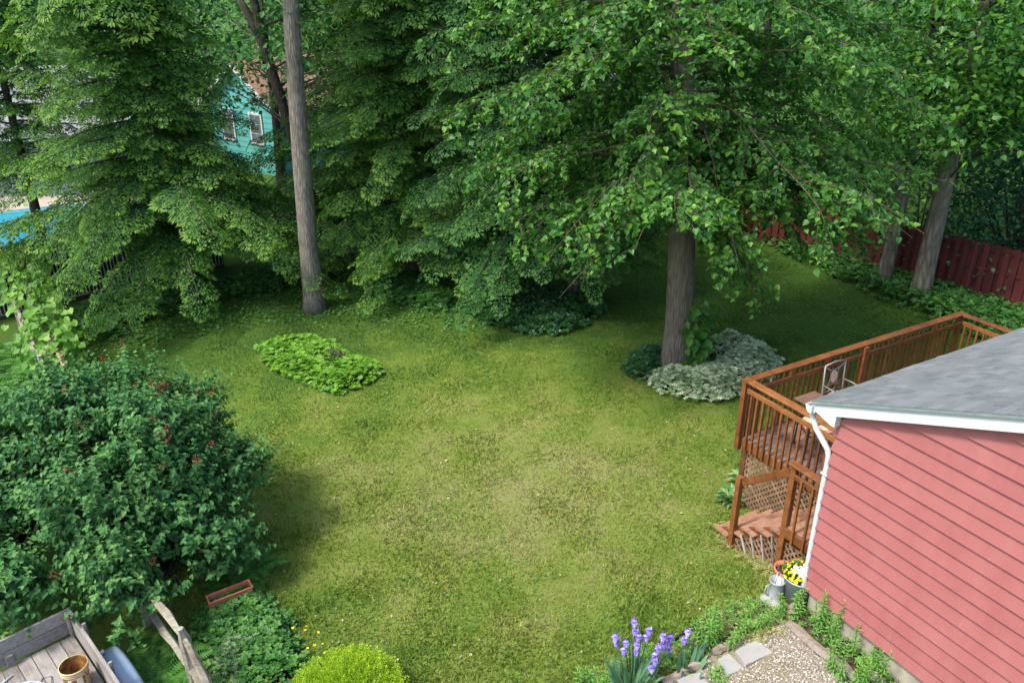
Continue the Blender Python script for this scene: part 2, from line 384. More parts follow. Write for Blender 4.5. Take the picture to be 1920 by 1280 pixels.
plain('medallion', (.44, .38, .34), .8, .2, 0, 40, .25)
plain('pale_label', (.62, .56, .42), .6); plain('print_dark', (.05, .04, .03), .7); plain('print_red', (.32, .06, .03), .7)
m = NT('cushion'); v = m.n('TexVoronoi', i_Scale=17.); m.l(m.coord(), v.inputs['Vector']); n1 = m.noise(m.coord(), 26, 3)
m.base(m.ramp(m.math('ADD', m.math('MULTIPLY', v.outputs['Distance'], .9), m.math('MULTIPLY', n1, .55)), [(.25, (.50, .10, .07)), (.5, (.66, .26, .17)), (.64, (.75, .55, .38)), (.85, (.72, .34, .24))])); m.rough(.9, .1)
m = NT('gravel_base'); v = m.n('TexVoronoi', i_Scale=38.); m.l(m.pos(), v.inputs['Vector']); n1 = m.noise(m.pos(), 1.3, 5)
c = m.mix(m.math('MULTIPLY', m.math('POWER', n1, 2.5), 1.9, True), m.ramp(m.n('SeparateColor').outputs[0], [(0, (.24, .21, .165)), (1, (.24, .21, .165))]), (.15, .13, .06)); m.base(c); m.rough(.95, .15); m.bump(v.outputs['Distance'], .8, .02)
m = NT('gravel'); isl = m.n('NewGeometry').outputs['Random Per Island']; m.base(m.ramp(isl, [(0, (.13, .11, .085)), (.35, (.25, .225, .18)), (.75, (.36, .33, .28)), (1, (.50, .475, .43))])); m.rough(.85, .3)
m = NT('teal_siding'); m.base(m.ramp(m.noise(m.coord(), 1.5, 4), [(.3, (.075, .29, .27)), (.7, (.10, .35, .33))])); m.rough(.6, .3)
plain('teal_dark', (.05, .26, .23), .6); plain('grey_siding', (.22, .25, .30), .6, .3, 0, 1.2, .06)
plain('far_roof', (.20, .20, .215), .95, .1, 0, 1.5, .15); plain('brown_roof', (.25, .15, .10), .95, .1, 0, 5, .3)
plain('window_glass', (.10, .12, .13), .1, .6); plain('patio_concrete', (.34, .30, .25), .9, .2, 0, .8, .1)
m = NT('pool_water'); m.base((.02, .24, .30)); m.rough(.08, .5); m.bump(m.noise(m.pos(), 2.5, 3), .15, .03)
plain('pool_liner', (.03, .24, .32), .5); plain('metal_post', (.10, .105, .105), .5, .4, .4)

# ================================================================ THE SETTING
gx = np.concatenate([[-600, -300, -150, -80, -45, -30, -22], np.linspace(-18, 18, 91), [22, 30, 45, 80, 150, 300, 600]])
gy = np.concatenate([[-100, -40, -15, -4, 1], np.linspace(4, 32, 86), [36, 42, 50, 70, 110, 200, 400, 900]])
X, Y = np.meshgrid(gx, gy); Z = hgt(X, Y); V = np.stack([X, Y, Z], -1).reshape(-1, 3); nx, ny = len(gx), len(gy)
i = (np.arange(ny-1)[:, None]*nx+np.arange(nx-1)[None]).ravel(); F = np.stack([i, i+1, i+nx+1, i+nx], -1)
struct(MB().add(V, F).obj('ground', 'ground', smooth=True))

def inpoly(P, poly):
    x, y = P[:, 0], P[:, 1]; r = np.zeros(len(P), bool); n = len(poly)
    for i in range(n):
        x1, y1 = poly[i][:2]; x2, y2 = poly[(i+1) % n][:2]
        c = ((y1 > y) != (y2 > y)) & (x < (x2-x1)*(y-y1)/((y2-y1)+1e-12)+x1); r ^= c
    return r
def polypx(pts, z=None): return [gp(*q)[:2] if z is None else G(q[0], q[1], z)[:2] for q in pts]
def fill(poly, dens):
    P = np.array(poly); lo, hi = P.min(0), P.max(0); n = int(dens*(hi-lo).prod())
    Q = lo+RNG.random((n, 2))*(hi-lo); return Q[inpoly(Q, poly)]
def edge_dist(Q, poly):
    d = np.full(len(Q), 1e9); n = len(poly)
    for i in range(n):
        a = np.array(poly[i][:2]); b = np.array(poly[(i+1) % n][:2]); t = np.clip(((Q-a)@(b-a))/((b-a)@(b-a)+1e-9), 0, 1)
        d = np.minimum(d, np.linalg.norm(Q-(a+t[:, None]*(b-a)), axis=1))
    return d
def on_ground(Q, dz=0): return np.column_stack([Q, hgt(Q[:, 0], Q[:, 1])+dz])

# bed outlines (traced on the ground)
ISLAND = polypx([(482,655),(520,645),(580,636),(630,650),(650,668),(700,682),(716,702),(690,722),(640,742),(590,728),(545,712),(505,690)])
EUON = polypx([(1212,712),(1228,738),(1275,752),(1335,757),(1400,748),(1445,722),(1460,692),(1448,662),(1405,642),(1345,636),(1322,650),(1352,672),(1335,694),(1290,700),(1245,700)])
IVY_L = polypx([(1168,695),(1180,668),(1205,655),(1246,655),(1250,690),(1225,722),(1190,716)])
BED_DARK = polypx([(868,585),(880,560),(940,545),(1040,545),(1120,560),(1135,580),(1100,612),(1045,632),(985,628),(915,612)])
BED_LIT = polypx([(650,520),(700,500),(770,510),(830,540),(862,572),(850,588),(790,585),(730,570),(690,548)])
BED_LEFT = polypx([(130,590),(190,560),(300,545),(440,520),(560,500),(620,495),(640,520),(560,540),(470,560),(400,575),(300,600),(240,625),(190,650),(130,650)])
BED_FENCE = polypx([(1330,420),(1400,440),(1480,485),(1560,520),(1640,560),(1720,595),(1800,625),(1990,700),(2000,600),(1850,560),(1700,510),(1560,470),(1420,430)])
BED_NEAR = polypx([(365,1160),(420,1110),(470,1095),(515,1130),(545,1170),(575,1230),(600,1290),(480,1295),(400,1295),(360,1230)])
MULCH = polypx([(470,1262),(500,1243),(545,1240),(560,1262),(530,1300),(470,1300)])
PATIO = polypx([(1262,1290),(1330,1232),(1420,1185),(1470,1165),(1500,1190),(1560,1245),(1600,1300),(1590,1420),(1200,1420)])
BORDER = polypx([(1090,1290),(1130,1260),(1200,1215),(1300,1180),(1330,1150),(1420,1120),(1450,1120),(1475,1160),(1425,1185),(1330,1235),(1265,1290)])
HOUSE_STRIP = polypx([(1470,1165),(1500,1140),(1530,1140),(1640,1215),(1760,1300),(1600,1300),(1560,1245)])
BEDS = [ISLAND, EUON, IVY_L, BED_DARK, PATIO, MULCH, BORDER]

def sheet(name, poly, mat, dz, sub=14):
    P = np.array(poly); c = P.mean(0); V = [(c[0], c[1], 0)]; n = len(P); F = []
    for k in range(1, sub+1):
        for q in P: V.append((*(c+(q-c)*k/sub), 0))
    V = np.array(V); V[:, 2] = hgt(V[:, 0], V[:, 1])+dz
    for j in range(n): F.append((0, 1+j, 1+(j+1) % n))
    for k in range(sub-1):
        a = 1+k*n
        for j in range(n): F.append((a+j, a+n+j, a+n+(j+1) % n, a+(j+1) % n))
    return MB().add(V, F).obj(name, mat, smooth=True)
struct(sheet('gravel_patio', PATIO, 'gravel_base', .012))
struct(sheet('mulch_bed', MULCH, 'mulch', .02))
struct(sheet('border_soil', BORDER, 'soil', .008))
struct(sheet('foundation_strip', HOUSE_STRIP, 'soil', .016))
for nm, pl in (('island_soil', ISLAND), ('hemlock_bed_soil', BED_DARK), ('linden_bed_soil', EUON), ('ivy_bed_soil', IVY_L)): struct(sheet(nm, list(np.mean(pl, 0)+(np.array(pl)-np.mean(pl, 0))*.86), 'soil', .006))

# pebbles on the patio
peb = (np.array([(1,0,0),(0,1,0),(-1,0,0),(0,-1,0),(0,0,.6),(0,0,-.4)]), [np.array([(0,1,4),(1,2,4),(2,3,4),(3,0,4),(1,0,5),(2,1,5),(3,2,5),(0,3,5)])])
Q = fill(PATIO, 1900); Q = Q[vnoise(Q[:, 0], Q[:, 1], 2.2, 3) > .2]
stuff(scatter(MB(), peb, on_ground(Q, .02), rdir(len(Q))*[1, 1, .2], np.tile(UP, (len(Q), 1))+.4*rdir(len(Q)), RNG.uniform(.007, .018, len(Q))).obj('gravel_stones', 'gravel'))
tag(bpy.data.objects['gravel_stones'], 'pale loose gravel covering the patio beside the house', 'gravel')

# ---------------------------------------------------------------- grass: nobody could count it
def lawn_pts(n):
    y = 6.4+(30-6.4)*RNG.random(n)**1.5; x = (RNG.random(n)*2-1)*(y*.78+1.5); return np.column_stack([x, y])
LAWN = [(-11.5,19.5),(-9,15),(-5,9),(-4,6),(3.2,6.3),(3.4,8.0),(3.9,9.0),(3.9,11.2),(5.2,12.5),(16,19),(9,26),(7,28),(-5,25),(-9.5,21.3)]
Q = lawn_pts(620000); Q = Q[inpoly(Q, LAWN)]
for b in BEDS: Q = Q[~inpoly(Q, b)]
dn = vnoise(Q[:, 0], Q[:, 1], 3.1, 5)*.5+vnoise(Q[:, 0], Q[:, 1], 9, 6)*.5
Q = Q[RNG.random(len(Q)) < .25+.95*dn]; n = len(Q)
BL = (np.array([(-.13, 0, 0), (.13, 0, 0), (0, 1, .2)]), [np.array([(0, 1, 2)])])
lean = rdir(n)*[1, 1, .1]
hs = RNG.uniform(.03, .07, n)*(.7+.9*vnoise(Q[:, 0], Q[:, 1], 1.7, 8))
T = lean*.75+UP*RNG.uniform(.35, 1.0, n)[:, None]
g = scatter(MB(), BL, on_ground(Q), T, rdir(n)+.3*UP, hs, np.clip(RNG.normal(.45, .33, n), 0, 1)).obj('grass', 'grass')
stuff(tag(g, 'short patchy lawn grass, green and straw coloured', 'grass'))
# clover and broad-leaved weeds in the lawn
Q = lawn_pts(56000); Q = Q[inpoly(Q, LAWN)]
for b in BEDS: Q = Q[~inpoly(Q, b)]
cl = vnoise(Q[:, 0], Q[:, 1], .8, 21)*.6+vnoise(Q[:, 0], Q[:, 1], 2.6, 22)*.4
Q = Q[RNG.random(len(Q)) < np.clip((cl-.50)*4, .03, .95)]; n = len(Q)
g = scatter(MB(), rosette(4, .3, .36), on_ground(Q, .005), rdir(n)*[1, 1, .1], np.tile(UP, (n, 1))+.35*rdir(n), RNG.uniform(.016, .036, n)).obj('clover', 'clover')
stuff(tag(g, 'clover and low broad-leaved weeds spread through the lawn', 'weeds'))
Q = lawn_pts(1500); Q = Q[inpoly(Q, LAWN)]; n = len(Q)
stuff(tag(scatter(MB(), DIAM, on_ground(Q, .03), rdir(n)*[1, 1, .1], UP+.4*RNG.normal(size=(n, 3)), RNG.uniform(.02, .06, n)).obj('leaf_litter', 'litter'), 'stray dry leaves and bits lying on the lawn', 'leaf litter'))

# ================================================================ RED HOUSE (local x along the back wall, y out into the yard)
TH = math.atan2(.495, .869); C0 = np.array([3.97, 8.49])
def ab(a, b): return C0+a*np.array([math.cos(TH), math.sin(TH)])+b*np.array([-math.sin(TH), math.cos(TH)])
house = thing('house', 'red clapboard house with grey shingle roof and white trim', 'house', (*C0, 0), TH)
EXPO, ZB, SL, BE = .2, .79, .415, .30        # siding exposure, bottom, roof slope, eave overhang
W2 = 4.2                                     # half depth to the ridge
def rake(b): return 3.50+SL*(-b)             # underside of the rake on the gable wall
box(MB(), .03, 9, -8.4, -.03, -.3, ZB+.02).obj('foundation', 'concrete', house)
box(MB(), .025, 8.9, -8.37, -.025, ZB, 3.46).obj('wall_core', 'roof_deck', house)
def clap(mb, poly_bz, z0, side):
    """one clapboard: bottom edge proud, top edge tucked under the next"""
    n = len(poly_bz)
    def f(q, off):
        pr = .034*(1-(q[1]-z0)/EXPO)+.003
        return (-pr+off, q[0], q[1]) if side == 'g' else (q[0], pr-off, q[1])
    V = [f(q, 0) for q in poly_bz]+[f(q, .03) for q in poly_bz]
    F = [tuple(range(n-1, -1, -1)), tuple(range(n, 2*n))]+[(i, (i+1) % n, n+(i+1) % n, n+i) for i in range(n)]
    return mb.add(V, F)
for k in range(23):
    z0 = ZB+k*EXPO; z1 = z0+EXPO+.004
    def lim(z): return max((z-3.50)/SL, 0.)
    # left end follows the rake; right end mirrors it past the ridge
    l0, l1 = -lim(z0), -lim(z1)
    r0, r1 = -8.4-l0, -8.4-l1
    if l1-r1 < .2: continue
    cuts = [-1.9-(k*1.37) % 3.4]; xs = [None]+[c for c in cuts if r0+.3 < c < l1-.3]+[None]
    for j in range(len(xs)-1):
        A0, A1 = (l0+.034, l1+.004) if xs[j] is None else (xs[j]-.0006,)*2
        B0, B1 = (r0-.034, r1-.004) if xs[j+1] is None else (xs[j+1]+.0006,)*2
        clap(MB(), [(A0, z0), (A1, z1), (B1, z1), (B0, z0)], z0, 'g').obj('siding_board', 'siding', house)
    if k < 13: clap(MB(), [(0, z0), (9, z0), (9, z1), (0, z1)], z0, 'b').obj('siding_board', 'siding', house)
# gable infill above the wall core
prism(MB(), [(-.03, 3.45), (-8.37, 3.45), (-8.37, 3.5), (-4.2, 5.2), (-.03, 3.5)], lambda q: (.025, q[0], q[1]), lambda q: (.2, q[0], q[1])).obj('gable_core', 'roof_deck', house)
# rake fascia with its boxed return at the eave
pl = [(BE, 3.56), (-4.2, 3.56+SL*4.5), (-4.2, 3.40+SL*4.5-.02), (-.03, 3.512), (-.03, 3.36), (.03, 3.36), (BE, 3.44)]
prism(MB(), pl, lambda q: (-.13, q[0], q[1]), lambda q: (-.028, q[0], q[1])).obj('rake_fascia', 'white_trim', house)
prism(MB(), [(-8.7, 3.56), (-4.2, 3.56+SL*4.5), (-4.2, 3.40+SL*4.5-.02), (-8.37, 3.5)], lambda q: (-.13, q[0], q[1]), lambda q: (-.028, q[0], q[1])).obj('rake_fascia', 'white_trim', house)
box(MB(), -.03, 9, .005, BE-.02, 3.40, 3.44).obj('soffit', 'white_trim', house)
box(MB(), -.125, 9, BE-.02, BE+.005, 3.40, 3.54).obj('eave_fascia', 'white_trim', house)
# gutter: open K profile with end cap
gut = [(0, 0), (0, -.105), (.06, -.105), (.095, -.06), (.105, -.005), (.115, 0), (.115, -.008), (.1, -.065), (.062, -.112), (-.006, -.112), (-.006, 0)]
prism(MB(), [(BE+.012+x*.85, 3.485+z*.8) for x, z in gut], lambda q: (-.15, q[0], q[1]), lambda q: (9, q[0], q[1])).obj('gutter', 'white_trim', house)
prism(MB(), [(BE+.010, 3.484), (BE+.010, 3.392), (BE+.064, 3.392), (BE+.094, 3.43), (BE+.112, 3.484)], lambda q: (-.157, q[0], q[1]), lambda q: (-.149, q[0], q[1])).obj('gutter_end', 'white_trim', house)
pth = [(-.06, BE+.06, 3.40), (-.06, BE+.06, 3.36), (-.058, BE+.055, 3.31), (-.05, BE-.02, 3.17), (-.03, .15, 3.03), (-.01, .085, 2.95), (0, .062, 2.86), (0, .062, 2.0), (0, .062, 1.2), (0, .062, .60), (0, .075, .54), (-.005, .16, .50)]
tube(MB(), pth, .037, 12).obj('downspout', 'white_trim', house, True)
for z in (2.6, 1.0): box(MB(), -.045, .045, .01, .104, z, z+.025).obj('downspout_strap', 'white_trim', house)
# roof: deck, drip edge and the laminated shingles, one by one
def rz(b): return 3.575+SL*(BE-b)
roof = prism(MB(), [(BE+.01, rz(BE)-.02), (BE+.01, rz(BE)), (-4.2, rz(-4.2)), (-8.71, rz(BE)), (-8.71, rz(BE)-.02), (-4.2, rz(-4.2)-.03)], lambda q: (-.155, q[0], q[1]), lambda q: (9.1, q[0], q[1])).obj('roof', 'roof_deck', house)
prism(MB(), [(BE+.02, rz(BE)-.045), (BE+.02, rz(BE)+.002), (-4.2, rz(-4.2)+.002), (-4.2, rz(-4.2)-.043)], lambda q: (-.162, q[0], q[1]), lambda q: (-.154, q[0], q[1])).obj('drip_edge', 'drip_edge', house)
cs, sn = 1/math.hypot(1, SL), SL/math.hypot(1, SL); EX = .140
def tab(mb, a0, a1, s0, s1, lift):
    """shingle tab between distances s along the slope; butt end (s0) lifted"""
    def pt(a, s, h): return (a, BE+.03-s*cs-h*sn*-1*0, rz(BE+.03)+s*sn+h)
    V = [pt(a0, s0, .001), pt(a1, s0, .001), pt(a1, s1, .001), pt(a0, s1, .001), pt(a0, s0, lift+.006), pt(a1, s0, lift+.006), pt(a1, s1, .0045), pt(a0, s1, .0045)]
    return mb.add(V, BOXF)
rs = random.Random(5); tabs = []
for r in range(35):
    s0 = r*EX; a = -.165-rs.random()*.0
    while a < 9.05:
        wd = rs.uniform(.10, .27); a1 = min(a+wd, 9.1); tabs.append((a, a1, s0, s0+EX+.012, rs.choice([.002, .005, .009]))); a = a1+.005
# the ones that show largest are those nearest the camera-side corner and in view
def tkey(t):
    a, s = (t[0]+t[1])/2, t[2]; q = ab(a, BE+.03-s*cs); dz = CAMH-(rz(BE+.03)+s*sn)
    depth = q[1]*math.cos(PITCH)+dz*math.sin(PITCH); u = 960+FPX*q[0]/depth
    return depth+(0 if u < 1930 else 50)-(t[1]-t[0])*.5
tabs.sort(key=tkey)
for t in tabs[:300]: tab(MB(), *t).obj('shingle', 'shingle', roof)
mb = MB()
for t in tabs[300:]: tab(mb, *t)
stuff(mb.obj('shingles', 'shingle', roof))
mb = MB()
for r in range(33):   # far slope, seen only from elsewhere
    prism(mb, [(-8.72+r*EX*cs, rz(BE)+r*EX*sn+.012), (-8.72+(r+1)*EX*cs, rz(BE)+(r+1)*EX*sn+.004), (-8.72+(r+1)*EX*cs, rz(BE)+(r+1)*EX*sn-.004), (-8.72+r*EX*cs, rz(BE)+r*EX*sn-.004)], lambda q: (-.16, q[0], q[1]), lambda q: (9.1, q[0], q[1]))
stuff(mb.obj('shingles', 'shingle', roof))
tube(MB(), [(-.16, -4.2, rz(-4.2)+.01), (9.1, -4.2, rz(-4.2)+.01)], .05, 8).obj('ridge_cap', 'shingle', roof)

# ================================================================ DECK
deck = thing('deck', 'orange-brown stained wooden deck with baluster railing and side stairs behind the house', 'deck', (*C0, 0), TH)
DA0, DA1, DB, DZ, RT = 1.44, 6.87, 2.765, 1.27, 2.35
def bar(name, p0, p1, wd, ht, mat='cedar', up=(0, 0, 1), par=deck, ch=.006): return beam(MB(), p0, p1, wd, ht, up, ch).obj(name, mat, par)
nb = 19; bw = (DB-.06)/nb
for k in range(nb):                                       # floor boards with butt joints
    b = .045+k*bw; js = [DA0-.03, DA0+1.6+(k*1.31) % 2.2, DA1+.03]
    for j in range(2):
        beam(MB(), (js[j]+.002, b+bw/2, DZ-.015), (js[j+1]-.002, b+bw/2, DZ-.015), bw-.006, .03, ch=.004).obj('deck_board', 'deck_board', deck)
bar('fascia_board', (DA0-.02, .05, DZ-.10), (DA0-.02, DB+.02, DZ-.10), .034, .165)
bar('fascia_board', (DA0-.035, DB+.02, DZ-.10), (DA1+.035, DB+.02, DZ-.10), .034, .165)
bar('fascia_board', (DA1+.02, .05, DZ-.10), (DA1+.02, DB+.0, DZ-.10), .034, .165)
for a in (DA0+.1, 3.2, 5.0, DA1-.1): bar('joist', (a, .05, DZ-.115), (a, DB-.02, DZ-.115), .04, .16, 'cedar_dark')
PW = .09
for a in (DA0-.075, 4.12, DA1+.075):
    bb = DB+.075 if a != 4.12 else DB+.075
    bar('rail_post', (a, DB+.02 if a != 4.12 else DB+.02-.085, DZ-.22 if a != 4.12 else DZ+.001), (a, DB+.02 if a != 4.12 else DB-.065, RT-.03), PW, PW, up=(0, 1, 0))
bar('rail_post', (DA1+.075, .1, DZ-.22), (DA1+.075, .1, RT-.03), PW, PW, up=(0, 1, 0))
for a in (DA0+.05, 4.1, DA1-.05): bar('support_post', (a, DB-.07, -.15), (a, DB-.07, DZ-.19), .11, .11, 'cedar_dark', up=(0, 1, 0))
# cap rails (flat boards), sub rails, balusters
bar('top_rail', (DA0-.13, DB+.0, RT-.012), (DA1+.13, DB+.0, RT-.012), .145, .034)
bar('top_rail', (DA0-.055, .06, RT-.014), (DA0-.055, DB-.075, RT-.014), .145, .034)
bar('top_rail', (DA1+.055, .06, RT-.014), (DA1+.055, DB-.075, RT-.014), .145, .034)
bar('sub_rail', (DA0+.0, DB-.06, RT-.185), (4.07, DB-.06, RT-.185), .038, .085)
bar('sub_rail', (4.17, DB-.06, RT-.185), (DA1, DB-.06, RT-.185), .038, .085)
bar('sub_rail', (DA0-.062, .06, RT-.185), (DA0-.062, DB-.03, RT-.185), .038, .085)
bar('sub_rail', (DA1+.062, .06, RT-.185), (DA1+.062, DB-.03, RT-.185), .038, .085)
bal = beam(MB(), (0, 0, DZ-.19), (0, 0, RT-.15), .036, .036, (0, 1, 0), .004).mesh('baluster', 'cedar')
for k in range(int((DB-.15)/.127)):
    link('baluster', bal, deck, (DA0-.060+.0, DB-.13-k*.127, 0)); link('baluster', bal, deck, (DA1+.060, DB-.13-k*.127, 0))
for k in range(int((DA1-DA0)/.127)):
    a = DA0+.09+k*.127
    if abs(a-4.12) > .07 and a < DA1-.02: link('baluster', bal, deck, (a, DB+.056, 0))
for b in (.85, 2.0): bar('rail_block', (DA0-.06, b, RT-.145), (DA0-.06, b, RT-.03), .04, .06, up=(0, 1, 0))
for a in (2.3, 3.2, 5.1, 6.0): bar('rail_block', (a, DB-.06, RT-.145), (a, DB-.06, RT-.03), .06, .04, up=(0, 1, 0))
# landing, one step below the deck
LZ, SA0 = 1.06, .50
nl = 6
for k in range(nl):
    b0 = .05+k*.135; bar('landing_board', (SA0-.02, b0+.066, LZ-.015), (DA0-.045, b0+.066, LZ-.015), .129, .03, 'tread_wood', ch=.004)
bar('fascia_board', (SA0-.04, .05, LZ-.09), (SA0-.04, .86, LZ-.09), .034, .165)
bar('newel_post', (SA0-.005, .90, .05), (SA0-.005, .90, 2.10), .092, .092, up=(0, 1, 0))
bar('support_post', (SA0+.06, .12, -.1), (SA0+.06, .12, LZ-.04), .09, .09, 'cedar_dark', up=(0, 1, 0))
bar('top_rail', (SA0-.03, .06, 2.105), (SA0-.03, .96, 2.105), .13, .034)
bar('sub_rail', (SA0-.045, .06, 1.93), (SA0-.045, .85, 1.93), .038, .08)
bl2 = beam(MB(), (0, 0, LZ-.17), (0, 0, 1.96), .036, .036, (0, 1, 0), .004).mesh('baluster', 'cedar')
for b in (.70, .50, .30, .12): link('baluster', bl2, deck, (SA0-.075, b, 0))
# flight of steps going down into the yard
flight = beam(MB(), (SA0+.06, .86, LZ-.16), (SA0+.06, 2.13, .06), .04, .2).obj('stair_flight', 'cedar_dark', deck)
bar('stringer', (DA0-.10, .86, LZ-.16), (DA0-.10, 2.13, .06), .04, .2, 'cedar_dark', par=flight)
bar('stringer', (.97, .86, LZ-.17), (.97, 2.13, .05), .04, .18, 'cedar_dark', par=flight)
NT_ = 5; rise = (LZ-.06)/(NT_+.6); go = .265
for k in range(NT_):
    z = LZ-rise*(k+1); b = .87+k*go
    bar('tread', (SA0-.04, b+.066, z-.015), (DA0-.05, b+.066, z-.015), .135, .034, 'tread_wood', par=flight, ch=.004)
    bar('tread', (SA0-.04, b+.207, z-.015), (DA0-.05, b+.207, z-.015), .135, .034, 'tread_wood', par=flight, ch=.004)
bar('newel_post', (SA0-.02, 1.84, -.1), (SA0-.02, 1.84, 1.34), .092, .092, up=(0, 1, 0))
bar('handrail', (SA0-.012, .953, 1.94), (SA0-.012, 1.79, 1.27), .036, .12)
# lattice skirts: every slat on its own
def clipseg(p, d, poly):
    t0, t1 = -9., 9.; n = len(poly)
    for i in range(n):
        a = np.array(poly[i]); b = np.array(poly[(i+1) % n]); nn = np.array([-(b-a)[1], (b-a)[0]])
        den = nn@d; num = nn@(np.array(p)-a)
        if abs(den) < 1e-9:
            if num < 0: return None
        elif den > 0: t0 = max(t0, -num/den)
        else: t1 = min(t1, -num/den)
    return (p+d*t0, p+d*t1) if t1-t0 > .03 else None
def lattice(name, poly, mapf, nrmv, mat, pitch, ang=45, frame='cedar_dark', wd=.036):
    P = MB(); n = len(poly)
    for i in range(n): beam(P, mapf(poly[i], -.012), mapf(poly[(i+1) % n], -.012), .02, .045, nrmv)
    pan = P.obj(name, frame, deck)
    for fam in (0, 1):
        d = np.array([math.cos(R_(ang)), math.sin(R_(ang))*(1 if fam else -1)]); nn = np.array([-d[1], d[0]])
        for k in range(-60, 60):
            sg = clipseg(nn*k*pitch+np.mean(poly, 0), d, poly)
            if sg is not None: beam(MB(), mapf(sg[0], .008*fam), mapf(sg[1], .008*fam), .007, wd, np.array(nrmv)*0+np.cross(np.array(nrmv, float), mapf(sg[1], 0)-np.array(mapf(sg[0], 0))), .001).obj('slat', mat, pan)
lattice('lattice_panel', [(.9, .03), (2.70, .03), (2.70, DZ-.20), (.9, DZ-.20)], lambda q, o: np.array((DA0+.02-o, q[0], q[1])), (1, 0, 0), 'lattice_wood', .075)
lattice('lattice_panel', [(.16, .02), (1.95, .02), (1.95, .08), (.95, .76), (.16, .80)], lambda q, o: np.array((SA0+.02-o, q[0], q[1])), (1, 0, 0), 'lattice_wood', .080)
for k in range(4):   # bare uprights leaning against the side of the steps
    b = 1.66-k*.19; bar('loose_lath', (SA0-.03, b-.17, .06), (SA0-.028, b, .36+.135*k), .012, .035, 'lattice_grey', up=(1, 0, 0), par=flight)

# ---------------------------------------------------------------- deck furniture
def oval(mb, c, rx, rz, th, n=18):
    V = []; 
    for s in (-1, 1):
        for i in range(n): a = 2*math.pi*i/n; V.append((c[0]+rx*math.cos(a), c[1]+s*th/2, c[2]+rz*math.sin(a)))
    return mb.add(V, [tuple(range(n)), tuple(range(2*n-1, n-1, -1))]+[(i, n+i, n+(i+1) % n, (i+1) % n) for i in range(n)])
def chair(loc, rz_, label, mat):
    t = thing('patio_chair', label, 'chair', loc, rz_, 'metal chairs on the deck')
    w_, h = .25, 1.03
    for s in (-1, 1):
        tube(MB(), [(s*w_, .24, 0), (s*w_, .25, .44), (s*w_, .285, h)], .014, 8).obj('back_leg', mat, t, True)
        tube(MB(), [(s*w_, -.24, 0), (s*w_, -.23, .43), (s*w_, -.22, .64)], .014, 8).obj('front_leg', mat, t, True)
        tube(MB(), [(s*w_, .262, .68), (s*w_*1.06, .1, .68), (s*w_*1.08, -.12, .66), (s*w_, -.22, .64), (s*w_*.98, -.27, .60)], .014, 8).obj('armrest', mat, t, True)
    fr = MB()
    tube(fr, [(-w_, .285, h), (0, .285, h+.035), (w_, .285, h)], .014, 8); tube(fr, [(-w_, .262, .52), (0, .262, .54), (w_, .262, .52)], .012, 8)
    yb = .275
    for s in (-1, 1):   # inward bowed bars round the medallion
        tube(fr, [(s*w_, yb, h-.01), (s*.10, yb, h-.12), (s*.085, yb, .77), (s*.10, yb, .66), (s*w_, yb, .53)], .009, 6)
    tube(fr, [(-w_, yb, h-.02), (-.1, yb, h-.10), (0, yb, h-.115), (.1, yb, h-.10), (w_, yb, h-.02)], .009, 6)
    tube(fr, [(-w_, yb, .53), (-.1, yb, .63), (0, yb, .645), (.1, yb, .63), (w_, yb, .53)], .009, 6)
    fr.obj('back_frame', mat, t, True)
    oval(MB(), (0, yb, .78), .078, .115, .02).obj('medallion', 'medallion', t)
    sf = MB(); tube(sf, [(-w_, .25, .43), (-w_, -.24, .43), (w_, -.24, .43), (w_, .25, .43), (-w_, .25, .43)], .013, 6, False); sf.obj('seat_frame', mat, t)
    cu = MB(); n = 20; prof = [(0, .0), (.75, 0), (.95, .018), (1, .045), (.94, .072), (.7, .09), (0, .097)]; V = []
    for r, z in prof:
        for i in range(n):
            a = 2*math.pi*i/n; e = (abs(math.cos(a))**4+abs(math.sin(a))**4)**-.25; V.append((.245*r*e*math.cos(a), .235*r*e*math.sin(a), .445+z))
    cu.add(V, [(i*n+j, i*n+(j+1) % n, (i+1)*n+(j+1) % n, (i+1)*n+j) for i in range(len(prof)-1) for j in range(n)]); cu.obj('cushion', 'cushion', t, True)
    return t
chair((*ab(3.18, 2.26), DZ), TH, 'patio chair with oval medallion back beside the deck railing', 'chair_metal')
chair((*ab(2.10, 1.86), DZ), TH+R_(-120), 'dark patio chair with patterned cushion seen behind the near balusters', 'chair_dark')
t = thing('side_table', 'small square brown side table at the deck railing', 'table', (*ab(2.66, 2.44), DZ), TH)
for k in range(5): box(MB(), -.25, .25, -.22+k*.088, -.22+k*.088+.083, .50, .52).obj('top_slat', 'table_top', t)
for x in (-.2, .2):
    for y in (-.17, .17): tube(MB(), [(x, y, 0), (x*.9, y*.9, .49)], .014, 8).obj('leg', 'chair_dark', t)
tube(MB(), [(-.2, -.17, .485), (.2, -.17, .485), (.2, .17, .485), (-.2, .17, .485), (-.2, -.17, .485)], .012, 6, False).obj('apron', 'chair_dark', t)
t = thing('potted_shrub', 'small bushy potted shrub on the deck beside the roof edge', 'plant', (*ab(3.98, 2.05), DZ), TH)
lathe(MB(), [(0, 0), (.13, 0), (.17, .28), (.19, .28), (.19, .32), (.16, .32), (.15, .27), (0, .27)], 18).obj('pot', 'terracotta', t, True)
n = 900; d = rdir(n); d[:, 2] = abs(d[:, 2]); P = d*RNG.uniform(.6, 1, n)[:, None]**.5*[.30, .30, .34]+[0, 0, .30]
scatter(MB(), DIAM, P, d+.4*rdir(n), UP+.6*rdir(n), RNG.uniform(.04, .07, n)).obj('foliage', 'ivy', t)

